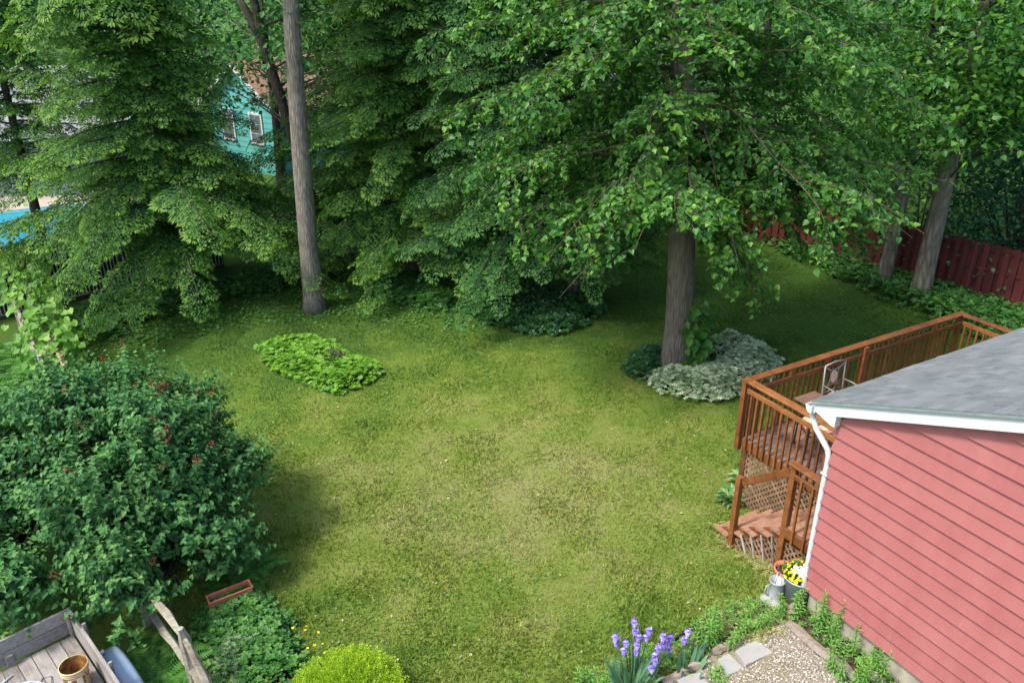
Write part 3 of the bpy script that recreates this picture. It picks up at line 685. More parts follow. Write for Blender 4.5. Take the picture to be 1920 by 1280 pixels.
# ================================================================ FENCES
FA, FB = gp(1990, 618)[:2], gp(1300, 418)[:2]; fd = FB-FA; FL = np.linalg.norm(fd); fa = math.atan2(fd[1], fd[0])
rf = thing('red_fence', 'tall red shadowbox board fence along the right side of the yard', 'fence', (*FA, 0), fa)
pick = []
for q in range(4):
    h = 1.72+.02*q
    pick.append(prism(MB(), [(-.07, .06), (.07, .06), (.07, h-.03), (.045, h), (-.045, h), (-.07, h-.03)], lambda p: (p[0], -.009, p[1]), lambda p: (p[0], .009, p[1])).mesh('fence_board', 'red_board'))
k = 0; x = 0.
while x < FL:
    side = 1 if k % 2 else -1
    q = ab  # noqa
    o = link('fence_board', pick[k % 4], rf, (x, side*.032, float(hgt(*(FA+fd/FL*x)))), (random.uniform(-.006, .006), random.uniform(-.008, .008), 0)); x += .128; k += 1
for z in (.35, 1.0, 1.55): beam(MB(), (0, 0, z), (FL, 0, z), .036, .085).obj('fence_rail', 'red_board', rf)
for k in range(int(FL/2.4)+1): beam(MB(), (k*2.4+.06, 0, -.2), (k*2.4+.06, 0, 1.66), .044, .09, (0, 1, 0)).obj('fence_post', 'red_board', rf)

# dark slatted chain-link fence on the left, slats woven between wires
L0, L1, L2 = gp(-160, 640)[:2], gp(235, 540)[:2], gp(420, 500)[:2]
def slat_fence(a, b, label):
    dv = b-a; L = np.linalg.norm(dv); t = thing('slatted_fence', label, 'fence', (*a, 0), math.atan2(dv[1], dv[0]), 'dark slatted fences by the pool')
    dk = box(MB(), -.034, .034, -.004, .004, .12, 1.88).mesh('slat', 'slat_dark'); lt = box(MB(), -.008, .008, -.006, .006, .10, 1.92).mesh('slat', 'slat_light')
    n = int(L/.098)
    for i in range(n):
        x = .05+i*.098; link('slat', dk, t, (x, 0, random.uniform(-.01, .01)))
        link('slat', lt, t, (x+.049, -.012, random.uniform(-.02, .03)), (0, random.uniform(-.012, .012), 0))
    for z in (.12, 1.0, 1.82): tube(MB(), [(0, .03, z), (L, .03, z)], .02, 8).obj('rail', 'metal_post', t)
    for i in range(int(L/2.6)+2):
        x = min(i*2.6, L); tube(MB(), [(x, .045, -.2), (x, .045, 1.95)], .035, 10).obj('post', 'metal_post', t)
    box(MB(), 0, L, -.06, .10, -.3, .08).obj('kerb', 'timber_dark', t)
slat_fence(L0, L1, 'dark slatted fence in front of the turquoise pool')
slat_fence(L1, L2, 'dark slatted fence section behind the left hemlock trunk')
t = thing('board_gate', 'pale weathered board gate standing in deep shade behind the hemlocks', 'gate', (*gp(640, 480)[:2], 0), .25)
for k in range(7): box(MB(), k*.15, k*.15+.14, -.012, .012, .08, 1.5+.02*(k % 2)).obj('board', 'pale_board', t)
for z in (.35, 1.2): box(MB(), 0, 1.04, .013, .05, z, z+.09).obj('rail', 'pale_board', t)

# split-rail fences
def rail_piece(mb, p0, p1, r=.055):
    p0 = np.array(p0, float); p1 = np.array(p1, float); k = 7
    pts = [p0+(p1-p0)*i/(k-1)+np.array([random.uniform(-.012, .012), random.uniform(-.012, .012), random.uniform(-.012, .012)]) for i in range(k)]
    return tube(mb, pts, [r*random.uniform(.85, 1.1)*(.75 if i in (0, k-1) else 1) for i in range(k)], 6, True, None, .12)
def split_fence(pts, ztop, label, mat, nr=2):
    pts = [np.array(p) for p in pts]; t = thing('split_rail_fence', label, 'fence', (*pts[0], 0)); o = np.array([*pts[0], 0])
    for i, p in enumerate(pts):
        b = np.array([p[0], p[1], float(hgt(*p))])-o
        rail_piece(MB(), b+[0, 0, -.25], b+[0, 0, ztop+.06], .062).obj('post', mat, t)
        if i+1 < len(pts):
            q = pts[i+1]; c = np.array([q[0], q[1], float(hgt(*q))])-o; e = nrm(c-b)*.1
            for j in range(nr): z = ztop-.12-j*.48; rail_piece(MB(), b-e+[0, 0, z], c+e+[0, 0, z+random.uniform(-.05, .05)], .045).obj('rail', mat, t)
def gz(u, v, z): return G(u, v, z)[:2]
split_fence([gz(250, 1062, 1.05), gz(343, 1188, 1.05), gz(425, 1345, 1.05)], 1.05, 'grey weathered split rail fence at the trailer', 'split_wood')
split_fence([gz(20, 545, 1.0), gz(80, 685, .8)], .95, 'grey split rail fence buried under vine leaves at the far left', 'split_wood')
split_fence([gz(60, 560, 1.1), gz(100, 645, 1.0), gz(122, 690, .9)], 1.1, 'brown split rail fence beside the vine at the far left', 'rail_brown')

# ================================================================ TREES AND PLANTS
def bez(a, b, c, n):
    t = np.linspace(0, 1, n)[:, None]; return (1-t)**2*a+2*t*(1-t)*b+t*t*c
class Leaves:
    def __init__(s): s.P = []; s.T = []; s.N = []; s.S = []; s.R = []
    def add(s, P, T, N, Sc, R=None):
        P = np.atleast_2d(P); n = len(P); s.P.append(P); s.T.append(np.broadcast_to(T, (n, 3))); s.N.append(np.broadcast_to(N, (n, 3)))
        s.S.append(np.broadcast_to(Sc, (n,))); s.R.append(RNG.random(n) if R is None else np.broadcast_to(R, (n,)))
    def cat(s): return [np.concatenate(x) for x in (s.P, s.T, s.N, s.S, s.R)]
def leaf_objects(L, tpl, mat, root, count, name='leaf', crown='crown', sel=None):
    """the leaves that show largest become parts of their own, the rest one crown"""
    P, T, N, Sc, Rn = L.cat(); W = P+np.array(root.location)
    u, v, dep = project(W); size = Sc/dep; inside = (u > 0) & (u < 1920) & (v > 0) & (v < 1280)
    key = np.where(inside, size, 0); order = np.argsort(-key); pick = order[:count]; rest = order[count:]
    x, y, z = frames(T[pick], N[pick])
    mesh = [MB().add(tpl[0], [f for f in tpl[1]], q).mesh(name, mat) for q in (.15, .35, .5, .65, .85)]
    for i, k in enumerate(pick):
        m4 = Matrix(((x[i][0], y[i][0], z[i][0], P[k][0]), (x[i][1], y[i][1], z[i][1], P[k][1]), (x[i][2], y[i][2], z[i][2], P[k][2]), (0, 0, 0, 1))) @ Matrix.Scale(float(Sc[k]), 4)
        link(name, mesh[int(Rn[k]*4.99)], root, mat4=m4)
    if len(rest): return scatter(MB(), tpl, P[rest], T[rest], N[rest], Sc[rest], Rn[rest]).obj(crown, mat, root)
def trunk(mb, pts, r0, r1, flare=.35, n=18, k=14):
    pts = np.array(pts, float); t = np.linspace(0, len(pts)-1, k)
    P = np.stack([np.interp(t, range(len(pts)), pts[:, c]) for c in range(3)], -1)
    q = np.linspace(0, 1, k); h = P[:, 2]-P[0, 2]; rad = r0+(r1-r0)*q+r0*flare*np.exp(-h/.35)
    return tube(mb, P, rad, n, True, None, .025)
HEART = heart(); HEART_L = heart(.5, -.1, .95, .12, .18); LILAC = heart(.36, -.03, 1.0, .18, .12); LANCE = lance(); VINE = heart(.55, -.12, .85, .10, .15)

# ---------------------------------------------------------------- the linden over the lawn
lb = gp(1268, 688); ln = thing('linden_tree', 'broad linden tree with grey furrowed trunk and large heart-shaped leaves over the lawn', 'tree', lb)
tb = MB(); trunk(tb, [(0, 0, -.1), (-.04, 0, 1.5), (-.2, .05, 4), (-.5, .15, 7.5), (-.6, .3, 11), (-.5, .4, 13.5)], .345, .13, .2, 26, 30); tb.obj('trunk', 'bark_linden', ln, True)
def tx(z): return np.array([-.04-.075*max(z-1.5, 0)*.9, .03*z, z])
wood_, tw, L = MB(), MB(), Leaves(); rr = random.Random(3)
def low_edge(u): return np.interp(u, [780, 850, 930, 1010, 1070, 1130, 1180, 1240, 1300, 1340, 1430, 1500, 1600, 1680, 1760, 1900], [180, 330, 440, 520, 545, 510, 465, 440, 430, 555, 600, 520, 490, 460, 380, 280])
limbs = []
for k in range(82):
    q = k/81; zb = 3.9+8.0*q**1.15; az = k*2.39996+rr.uniform(-.35, .35); rad = rr.uniform(3.3, 5.2)*(1-.35*max(0, q-.55)/.45)
    zt = zb+rr.uniform(-1.6, .2)*(1 if q < .7 else .3)-(.7 if q < .3 else 0)
    c, s = math.cos(az), math.sin(az)
    if q < .35 and s > .3: zt += .6
    limbs.append((zb, np.array([rad*c, rad*s, max(zt, 3.0)])))
limbs += [(3.9, np.array([-2.9, -2.6, 2.75])), (4.2, np.array([-1.7, -3.5, 3.0])), (3.8, np.array([1.15, -1.9, 2.25])), (4.1, np.array([-3.6, -1.0, 3.2])), (4.3, np.array([.2, -3.4, 3.5])), (4.5, np.array([2.5, -2.5, 3.3])),
          (6.5, np.array([-5.0, -2.0, 5.9])), (7.5, np.array([-4.9, -1.2, 7.3])), (5.4, np.array([-4.4, -2.4, 4.6])), (5.2, np.array([3.9, -1.4, 3.9])), (4.6, np.array([3.6, .2, 3.2])),
          (5.6, np.array([4.6, .5, 4.6])), (4.4, np.array([2.9, 1.5, 3.4]))]
limbs += [(rr.uniform(4.0, 5.6), atY(u, v, y)-lb) for u, v, y in [(1425, 575, 15.2), (1390, 540, 14.8), (1360, 500, 14.4), (1630, 480, 17.6), (1500, 470, 15.4), (1480, 440, 15.0), (1540, 430, 15.6), (1600, 410, 16.2), (1440, 360, 14.2), (1520, 330, 14.6), (1640, 360, 16.0), (1330, 400, 14.4), (1580, 300, 15.0), (1660, 440, 17.2), (1560, 455, 17.0), (1230, 380, 14.0), (1130, 430, 14.2), (1040, 520, 14.8), (960, 420, 14.6)]]
limbs += [ (5.0, np.array([3.3, 2.4, 4.0])), (4.7, np.array([-3.9, .6, 3.6]))]
def droopy(base, tip, r0, n=9, lift=.7):
    mid = base*.45+tip*.55; mid[2] = max(base[2], tip[2])+lift*.8; return bez(base, mid, tip, n)
for zb, tip in limbs:
    pu, pv, _ = project((tip+lb)[None])
    if pv[0]-low_edge(pu[0]) > 30: tip = tip+UP*(pv[0]-low_edge(pu[0]))*.0095
    base = tx(zb); path = droopy(base, tip, .05, 10, rr.uniform(.2, .9)); ln_ = np.linalg.norm(np.diff(path, axis=0), axis=1).sum()
    kn = RNG.normal(size=(5, 3))*.16; kn[0] = kn[-1] = 0; path = path+np.stack([np.interp(np.linspace(0, 4, 10), range(5), kn[:, c]) for c in range(3)], -1); path[1:-1] = (path[:-2]+2*path[1:-1]+path[2:])/4; tube(wood_, path, np.linspace(.030, .004, 10), 5, False)
    high = zb > 9.2; st = .28 if high else .125
    for s in np.arange(.10, 1.001, st/ln_):
        p = np.array([np.interp(s*9, range(10), path[:, c]) for c in range(3)]); i = min(int(s*9), 8); d = nrm(path[i+1]-path[i])
        side = nrm(np.cross(d, UP))*rr.choice([-1, 1]); tl = rr.uniform(.4, 1.1)*(1.15-.45*s)
        e = nrm(d*rr.uniform(.3, .9)+side*rr.uniform(.4, 1.)+UP*rr.uniform(-.45, .35))
        q = np.array([p, p+e*tl*.5, p+e*tl-UP*tl*rr.uniform(.12, .4)]); 
        pu, pv, _ = project(q+lb)
        if max(pv[1:]-low_edge(pu[1:])) > rr.uniform(-25, 18): continue
        tube(tw, q, [.008, .006, .003], 3, False)
        nl = max(5, int(tl/(.10 if high else .040))); t = np.linspace(.12, 1, nl)[:, None]
        P = (1-t)**2*q[0]+2*t*(1-t)*q[1]+t*t*q[2]; sd = np.where(np.arange(nl) % 2 == 0, 1, -1)[:, None]
        pe = nrm(np.cross(e, UP))
        T = e*.45+sd*pe*.8+np.array([0, 0, -.45])+.5*RNG.normal(size=(nl, 3))
        N = UP+.35*nrm(p*[1, 1, 0])+.42*RNG.normal(size=(nl, 3))
        L.add(P+.03*RNG.normal(size=(nl, 3)), T, N, RNG.uniform(.07, .135, nl)*(1.4 if high else 1), np.clip(RNG.normal(.48, .22, nl)+rr.uniform(-.18, .18), 0, 1))
stuff(wood_.obj('limbs', 'twig', ln)); stuff(tw.obj('twigs', 'twig', ln))
# sprout of leaves on the lower trunk
for k in range(150):
    a = rr.uniform(-1.7, .6); z = rr.uniform(.15, 1.75); r = .40+rr.uniform(0, .42)*(1-abs(z-.9)*.9); P = np.array([.05+r*math.cos(a), r*math.sin(a), z])
    L.add(P, nrm(P*[1, 1, 0])+[0, 0, -.6]+.4*RNG.normal(size=3), UP*.6+nrm(P*[1, 1, 0])+.4*RNG.normal(size=3), rr.uniform(.13, .20), rr.uniform(.25, .85))
cr = leaf_objects(L, HEART, 'linden_leaf', ln, 300); stuff(cr)

# ---------------------------------------------------------------- conifers
SPR = [spray(k, 6, 4) for k in range(3)]
def hemlock(loc, label, H, Lmax, z0, nbr, seed, mat, trunk_r=.2, trunk_pts=None, step=.21, sc=(.46, .8), sectors=None, group='hemlock trees at the back of the lawn', dens_hi=7.0):
    loc = np.array([loc[0], loc[1], float(hgt(loc[0], loc[1]))]); t = thing('hemlock_tree', label, 'tree', loc, 0, group); r = random.Random(seed)
    tp = trunk_pts or [(0, 0, -.1), (.02, 0, H*.4), (0, .03, H)]
    trunk(MB(), tp, trunk_r, .03, .3, 14, 16).obj('trunk', 'bark_brown', t, True)
    tz = [p[2] for p in tp]
    def ax(z): return np.array([np.interp(z, tz, [p[0] for p in tp]), np.interp(z, tz, [p[1] for p in tp]), z])
    wd = MB(); acc = [[], [], []]
    for k in range(nbr):
        q = (k+r.random())/nbr; zb = z0+(H-z0-.3)*q**1.25; az = k*2.39996+r.uniform(-.4, .4)
        Lb = (Lmax*(1-(zb-z0)/(H-z0))**.72+.35)*r.uniform(.72, 1.12); c = np.array([math.cos(az), math.sin(az), 0])
        if sectors: Lb *= sectors(az, zb)
        s = np.linspace(0, 1, 8)[:, None]; droop = r.uniform(.22, .48)*(1.1 if zb < 4 else .8)
        path = ax(zb)+c*Lb*s+UP*(Lb*(.22*s-droop*s*s))
        tube(wd, path, np.linspace(.035, .006, 8), 4, False); hi = zb > dens_hi; stp = step*(1.9 if hi else 1)
        side = nrm(np.cross(c, UP)); n = max(3, int(Lb*.86/stp)); ss = np.linspace(.14, 1, n)
        tone = r.uniform(-.16, .16)
        for i, u in enumerate(ss):
            p = np.array([np.interp(u*7, range(8), path[:, x]) for x in range(3)]); dv = nrm(c-UP*(2*droop*u-.22))
            for sg in ((-1, 1) if u < .98 else (0,)):
                a = r.uniform(.6, 1.15); T = dv*math.cos(a)+side*sg*math.sin(a) if sg else dv
                T = T-UP*r.uniform(.05, .38); N = UP+.26*RNG.normal(size=3)
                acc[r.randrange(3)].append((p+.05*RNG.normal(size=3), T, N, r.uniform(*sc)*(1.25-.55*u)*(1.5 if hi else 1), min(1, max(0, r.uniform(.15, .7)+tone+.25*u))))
    stuff(wd.obj('branches', 'bark_dark', t)); mb = MB()
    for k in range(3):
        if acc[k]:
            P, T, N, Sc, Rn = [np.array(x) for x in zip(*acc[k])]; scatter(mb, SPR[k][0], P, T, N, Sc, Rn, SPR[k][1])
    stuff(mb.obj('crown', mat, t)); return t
hl = gp(362, 560)
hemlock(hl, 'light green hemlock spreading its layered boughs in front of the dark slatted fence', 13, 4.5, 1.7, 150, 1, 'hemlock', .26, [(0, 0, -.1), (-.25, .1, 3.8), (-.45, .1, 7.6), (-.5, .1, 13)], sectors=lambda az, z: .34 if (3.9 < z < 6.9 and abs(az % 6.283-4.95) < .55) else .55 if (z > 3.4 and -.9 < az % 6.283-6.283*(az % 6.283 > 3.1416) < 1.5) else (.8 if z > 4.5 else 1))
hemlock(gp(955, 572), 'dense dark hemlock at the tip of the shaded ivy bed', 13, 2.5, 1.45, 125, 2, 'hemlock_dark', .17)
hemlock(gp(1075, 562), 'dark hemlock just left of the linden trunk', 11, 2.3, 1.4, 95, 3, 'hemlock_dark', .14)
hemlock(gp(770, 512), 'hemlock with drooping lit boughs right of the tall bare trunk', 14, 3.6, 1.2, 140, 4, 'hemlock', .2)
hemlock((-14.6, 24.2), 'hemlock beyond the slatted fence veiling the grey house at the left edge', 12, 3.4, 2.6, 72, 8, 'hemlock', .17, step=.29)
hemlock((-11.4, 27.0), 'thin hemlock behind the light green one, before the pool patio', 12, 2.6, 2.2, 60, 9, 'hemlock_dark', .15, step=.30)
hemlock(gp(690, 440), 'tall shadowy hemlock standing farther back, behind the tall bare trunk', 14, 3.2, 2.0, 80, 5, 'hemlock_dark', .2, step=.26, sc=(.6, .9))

# ---------------------------------------------------------------- broadleaf trees
def clumps(Lv, centres, rad, nper, size, tone=.0, outward=None):
    for c, rd in zip(centres, rad):
        n = nper; g = RNG.normal(size=(n, 3))*[rd, rd, rd*.5]
        T = nrm(g)*[1, 1, .5]+[0, 0, -.35]+.4*RNG.normal(size=(n, 3)); N = UP+.4*nrm(g)+.4*RNG.normal(size=(n, 3))
        Lv.add(c+g, T, N, RNG.uniform(size*.7, size*1.3, n), np.clip(RNG.normal(.5, .2, n)+RNG.uniform(-.2, .2)+tone, 0, 1))
def broad(loc, label, tp, r0, r1, ell, ncl, mat, leaf=.15, crad=.5, nper=40, tpl=DIAM, seed=0, name='maple_tree', group=None, bk='bark_grey', tree_wood='bark_dark', shell=.45, parts=0, extra=None):
    """ell: list of (centre, radii, weight)"""
    loc = np.array([loc[0], loc[1], float(hgt(loc[0], loc[1]))]); t = thing(name, label, 'tree', loc, 0, group)
    trunk(MB(), tp, r0, r1, .3, 18, 22).obj('trunk', bk, t, True)
    wts = np.array([e[2] for e in ell], float); wts /= wts.sum(); C = []; wd = MB(); tpz = [p[2] for p in tp]
    for k in range(ncl):
        e = ell[RNG.choice(len(ell), p=wts)]; d = rdir(1)[0]; C.append(np.array(e[0])+d*np.array(e[1])*RNG.random()**shell)
    for c in C[::4]:
        zb = min(max(c[2]-RNG.uniform(.3, 1.5), tp[0][2]+1.2), tp[-1][2]-.1); b = np.array([np.interp(zb, tpz, [p[x] for p in tp]) for x in range(3)])
        m_ = (b+c)/2+UP*.35; tube(wd, bez(b, m_, c, 6), np.linspace(.034, .006, 6), 4, False)
    stuff(wd.obj('limbs', tree_wood, t)); Lv = Leaves(); clumps(Lv, np.array(C), RNG.uniform(crad*.7, crad*1.3, len(C)), nper, leaf)
    if extra: extra(Lv)
    if parts: stuff(leaf_objects(Lv, tpl, mat, t, parts))
    else: P, T, N, Sc, Rn = Lv.cat(); stuff(scatter(MB(), tpl, P, T, N, Sc, Rn).obj('crown', mat, t))
    return t
t1 = gp(590, 580)
broad(t1, 'tall straight grey trunk rising bare from the lawn, leaves high up', [(0, 0, -.1), (.02, 0, 2), (.1, .05, 5), (.22, .1, 8), (.3, .1, 12), (.3, .1, 15)], .27, .12,
      [((.3, .1, 11.5), (4.2, 4.0, 2.6), 60), ((.6, .3, 7.0), (1.3, .8, .7), 5), ((-1.0, 1.2, 6.6), (1.4, 1, .8), 5)], 105, 'maple_leaf', .19, .6, 40, seed=1, name='shade_tree', bk='bark_grey')
a_, b_, c_, d_ = atY(600, 430, 24.6), atY(548, 250, 24.6), atY(497, 95, 24.6), atY(476, 0, 24.6)
o_ = np.array([a_[0]+.35, 24.6, 0.]); f3 = atY(440, -20, 24.6)
tt = broad(o_, 'leaning dark forked trunk behind the tall bare trunk', [(0, 0, -.1), tuple(a_-o_), tuple(b_-o_), tuple(c_-o_), tuple(d_-o_), tuple(d_-o_+[-.5, 0, 3])], .22, .09,
      [((-1.4, 2.6, 8.2), (3.4, 2.2, 2.2), 40), ((-3.0, .9, 5.6), (1.3, .7, .9), 12), ((1.6, -.3, 5.6), (1.0, .8, 1.2), 12), ((-1.4, 1.2, 4.6), (1.0, .6, .6), 6)], 115, 'maple_leaf', .15, .5, 42, name='forked_tree', bk='bark_dark')
tube(MB(), [c_-o_-[0, 0, .5], c_-o_, f3-o_], [.12, .12, .08], 12).obj('second_stem', 'bark_dark', tt, True)
broad(gp(1655, 535), 'slim grey trunk in front of the red fence, the left one of two', [(0, 0, -.1), (.03, 0, 3), (.05, 0, 7), (.1, 0, 12)], .2, .1,
      [((-.5, -.5, 7.5), (4.0, 3.2, 3.2), 60), ((-.8, -1.4, 5.0), (3.0, 1.7, 1.4), 30)], 150, 'linden_leaf', .15, .5, 34, HEART, name='fence_tree', group='pair of trunks by the red fence', bk='bark_pale')
broad(gp(1722, 562), 'thick grey trunk in front of the red fence, the right one of two', [(0, 0, -.1), (.0, 0, 3), (-.05, 0, 7), (0, 0, 13)], .27, .12,
      [((.4, -.4, 8.4), (4.2, 3.4, 3.2), 60), ((.8, -1.2, 5.6), (2.8, 1.6, 1.4), 30)], 150, 'linden_leaf', .15, .5, 34, HEART, name='fence_tree', group='pair of trunks by the red fence', bk='bark_pale')
# beyond the red fence and behind the hemlocks
BK = [  # x, y, height, rx, ry, rz, zc, clumps, mat, leaf, label
 (15.2, 22.2, 9, 3.4, 2.4, 3.2, 4.9, 170, 'maple_blue', .15, 'blue-green maple hanging over the red fence at the right edge'),
 (12.6, 26.2, 11, 3.4, 3.0, 4.3, 5.6, 110, 'maple_leaf', .16, 'leafy maple beyond the red fence behind the two trunks'),
 (18.0, 28.0, 13, 4.2, 3.6, 5.0, 6.2, 110, 'far_leaf', .2, 'pale green tree beyond the red fence at the top right corner'),
 (8.6, 29.4, 12, 3.6, 3.0, 4.6, 5.8, 120, 'maple_leaf', .17, 'dark leafy tree behind the far end of the red fence'),
 (3.6, 26.6, 12, 3.0, 2.6, 4.6, 6.0, 120, 'maple_leaf', .16, 'bushy tree filling the gap left of the linden trunk'),
 (-.4, 24.6, 12, 2.2, 2.0, 4.6, 6.6, 110, 'maple_leaf', .14, 'bright green maple between the hemlocks and the linden crown'),
 (-3.0, 28.6, 12, 3.0, 2.6, 4.4, 6.4, 90, 'maple_leaf', .17, 'leafy tree behind the hemlocks in the middle'),
 (13.6, 36.0, 14, 5.0, 4.0, 6.0, 7.0, 90, 'far_leaf', .26, 'distant tree behind the upper right trunks'),
 (5.0, 37.0, 14, 5.0, 4.0, 6.0, 7.0, 90, 'far_leaf', .26, 'distant tree behind the linden crown'),
 (-2.5, 40.0, 14, 5.0, 4.0, 6.0, 7.4, 80, 'far_leaf', .28, 'distant tree behind the middle hemlocks'),
 (-9.0, 45.0, 14, 4.5, 4.0, 5.5, 7.6, 80, 'far_leaf', .28, 'distant pale tree above the teal building'),
 (-15.5, 43.0, 15, 5.0, 4.0, 6.0, 8.2, 80, 'far_leaf', .28, 'distant tree behind the grey neighbouring house roof'),
 (-24.0, 44.0, 15, 5.5, 4.0, 6.0, 8.0, 80, 'far_leaf', .28, 'distant tree at the top left corner'),
 (-16.2, 23.9, 12, 3.0, 2.0, 3.2, 6.6, 105, 'maple_leaf', .15, 'thin leafy tree overhanging the pool at the left edge'),
 (-12.4, 30.5, 10, 2.4, 1.8, 3.4, 5.2, 70, 'far_leaf', .16, 'loose tree before the grey neighbouring house roof'),
 (-9.6, 33.4, 9, 2.0, 1.2, 1.6, 5.6, 26, 'maple_leaf', .15, 'slender tree veiling the teal building gable'),
 (23.0, 38.0, 15, 5.5, 4.5, 6.5, 7.5, 80, 'far_leaf', .28, 'distant tree at the far upper right beyond the fence'),
]
for x, y, H, rx, ry, rz_, zc, nc, mt, lf, lab in BK:
    tq = broad((x, y), lab, [(0, 0, -.2), (.1, 0, H*.4), (.0, .1, H)], .22, .06, [((0, 0, zc), (rx, ry, rz_), 1)], nc, mt, lf, .62 if lf < .2 else .85, 44, group='trees beyond the yard', bk='bark_dark')
    if x == 15.2:
        q0 = np.array(tq.location); pa, pb, pc = [atY(u, v, 19.2)-q0 for u, v in ((1960, 312), (1915, 285), (1878, 262))]; pd = atY(1868, 308, 19.2)-q0; pe = atY(1890, 270, 19.2)-q0
        tube(MB(), [np.array([0, 0, 5.0]), (pa+[0, 0, 5.0])/2, pa, pb, pc], [.05, .04, .03, .02, .012], 6).obj('dead_limb', 'bark_pale', tq); tube(MB(), [pe, (pe+pd)/2, pd], [.012, .01, .006], 5).obj('dead_twig', 'bark_pale', tq)
def bush(x, y, rx, ry, h, mt, lab, nc=62, lf=.14):
    t = thing('understory_shrub', lab, 'shrub', (x, y, 0), 0, 'shrubs beyond the fences'); Lv = Leaves(); st = MB(); C = []
    for k in range(nc):
        d = rdir(1)[0]; C.append(np.array([d[0]*rx, d[1]*ry, h*.5+d[2]*h*.46])*[1, 1, 1])
    for c in C[::5]: tube(st, bez(np.array([0, 0, -.05]), c*[.4, .4, .7], c, 6), np.linspace(.04, .008, 6), 4, False)
    stuff(st.obj('stems', 'bark_dark', t)); clumps(Lv, np.array(C), RNG.uniform(.35, .6, nc), 40, lf); P, T, N, Sc, Rn = Lv.cat(); P[:, 2] = np.maximum(P[:, 2], .05); stuff(scatter(MB(), DIAM, P, T, N, Sc, Rn).obj('crown', mt, t))
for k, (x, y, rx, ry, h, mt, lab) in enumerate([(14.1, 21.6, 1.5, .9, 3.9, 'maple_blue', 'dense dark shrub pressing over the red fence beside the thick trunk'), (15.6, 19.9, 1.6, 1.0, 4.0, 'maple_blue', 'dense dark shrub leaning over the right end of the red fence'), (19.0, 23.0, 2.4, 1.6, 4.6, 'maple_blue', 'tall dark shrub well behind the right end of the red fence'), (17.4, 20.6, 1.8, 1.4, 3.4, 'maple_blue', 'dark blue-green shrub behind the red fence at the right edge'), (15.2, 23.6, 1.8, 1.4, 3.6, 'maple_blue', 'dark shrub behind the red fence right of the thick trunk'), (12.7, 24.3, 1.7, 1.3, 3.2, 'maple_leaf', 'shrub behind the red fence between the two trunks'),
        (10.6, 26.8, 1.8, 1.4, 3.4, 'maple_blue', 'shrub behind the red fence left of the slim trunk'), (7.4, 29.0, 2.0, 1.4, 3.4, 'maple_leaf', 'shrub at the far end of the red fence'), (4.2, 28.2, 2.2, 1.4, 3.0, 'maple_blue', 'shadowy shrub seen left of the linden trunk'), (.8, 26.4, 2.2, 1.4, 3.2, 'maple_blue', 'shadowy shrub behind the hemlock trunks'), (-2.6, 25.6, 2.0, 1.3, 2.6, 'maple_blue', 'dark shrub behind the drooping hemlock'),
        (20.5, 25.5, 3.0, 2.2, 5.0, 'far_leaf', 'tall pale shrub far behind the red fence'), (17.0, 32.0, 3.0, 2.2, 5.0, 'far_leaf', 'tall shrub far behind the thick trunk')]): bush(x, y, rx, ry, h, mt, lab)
# far wood closing the view
P, T, N = [], [], []
Lv = Leaves(); C = np.column_stack([RNG.uniform(-70, 70, 900), RNG.uniform(58, 82, 900), RNG.uniform(.5, 15, 900)])
clumps(Lv, C, RNG.uniform(1., 2., 900), 26, .7); P, T, N, Sc, Rn = Lv.cat()
stuff(tag(scatter(MB(), DIAM, P, T, N, Sc, Rn).obj('far_woodland', 'far_leaf'), 'far belt of green woodland closing the view', 'woodland'))

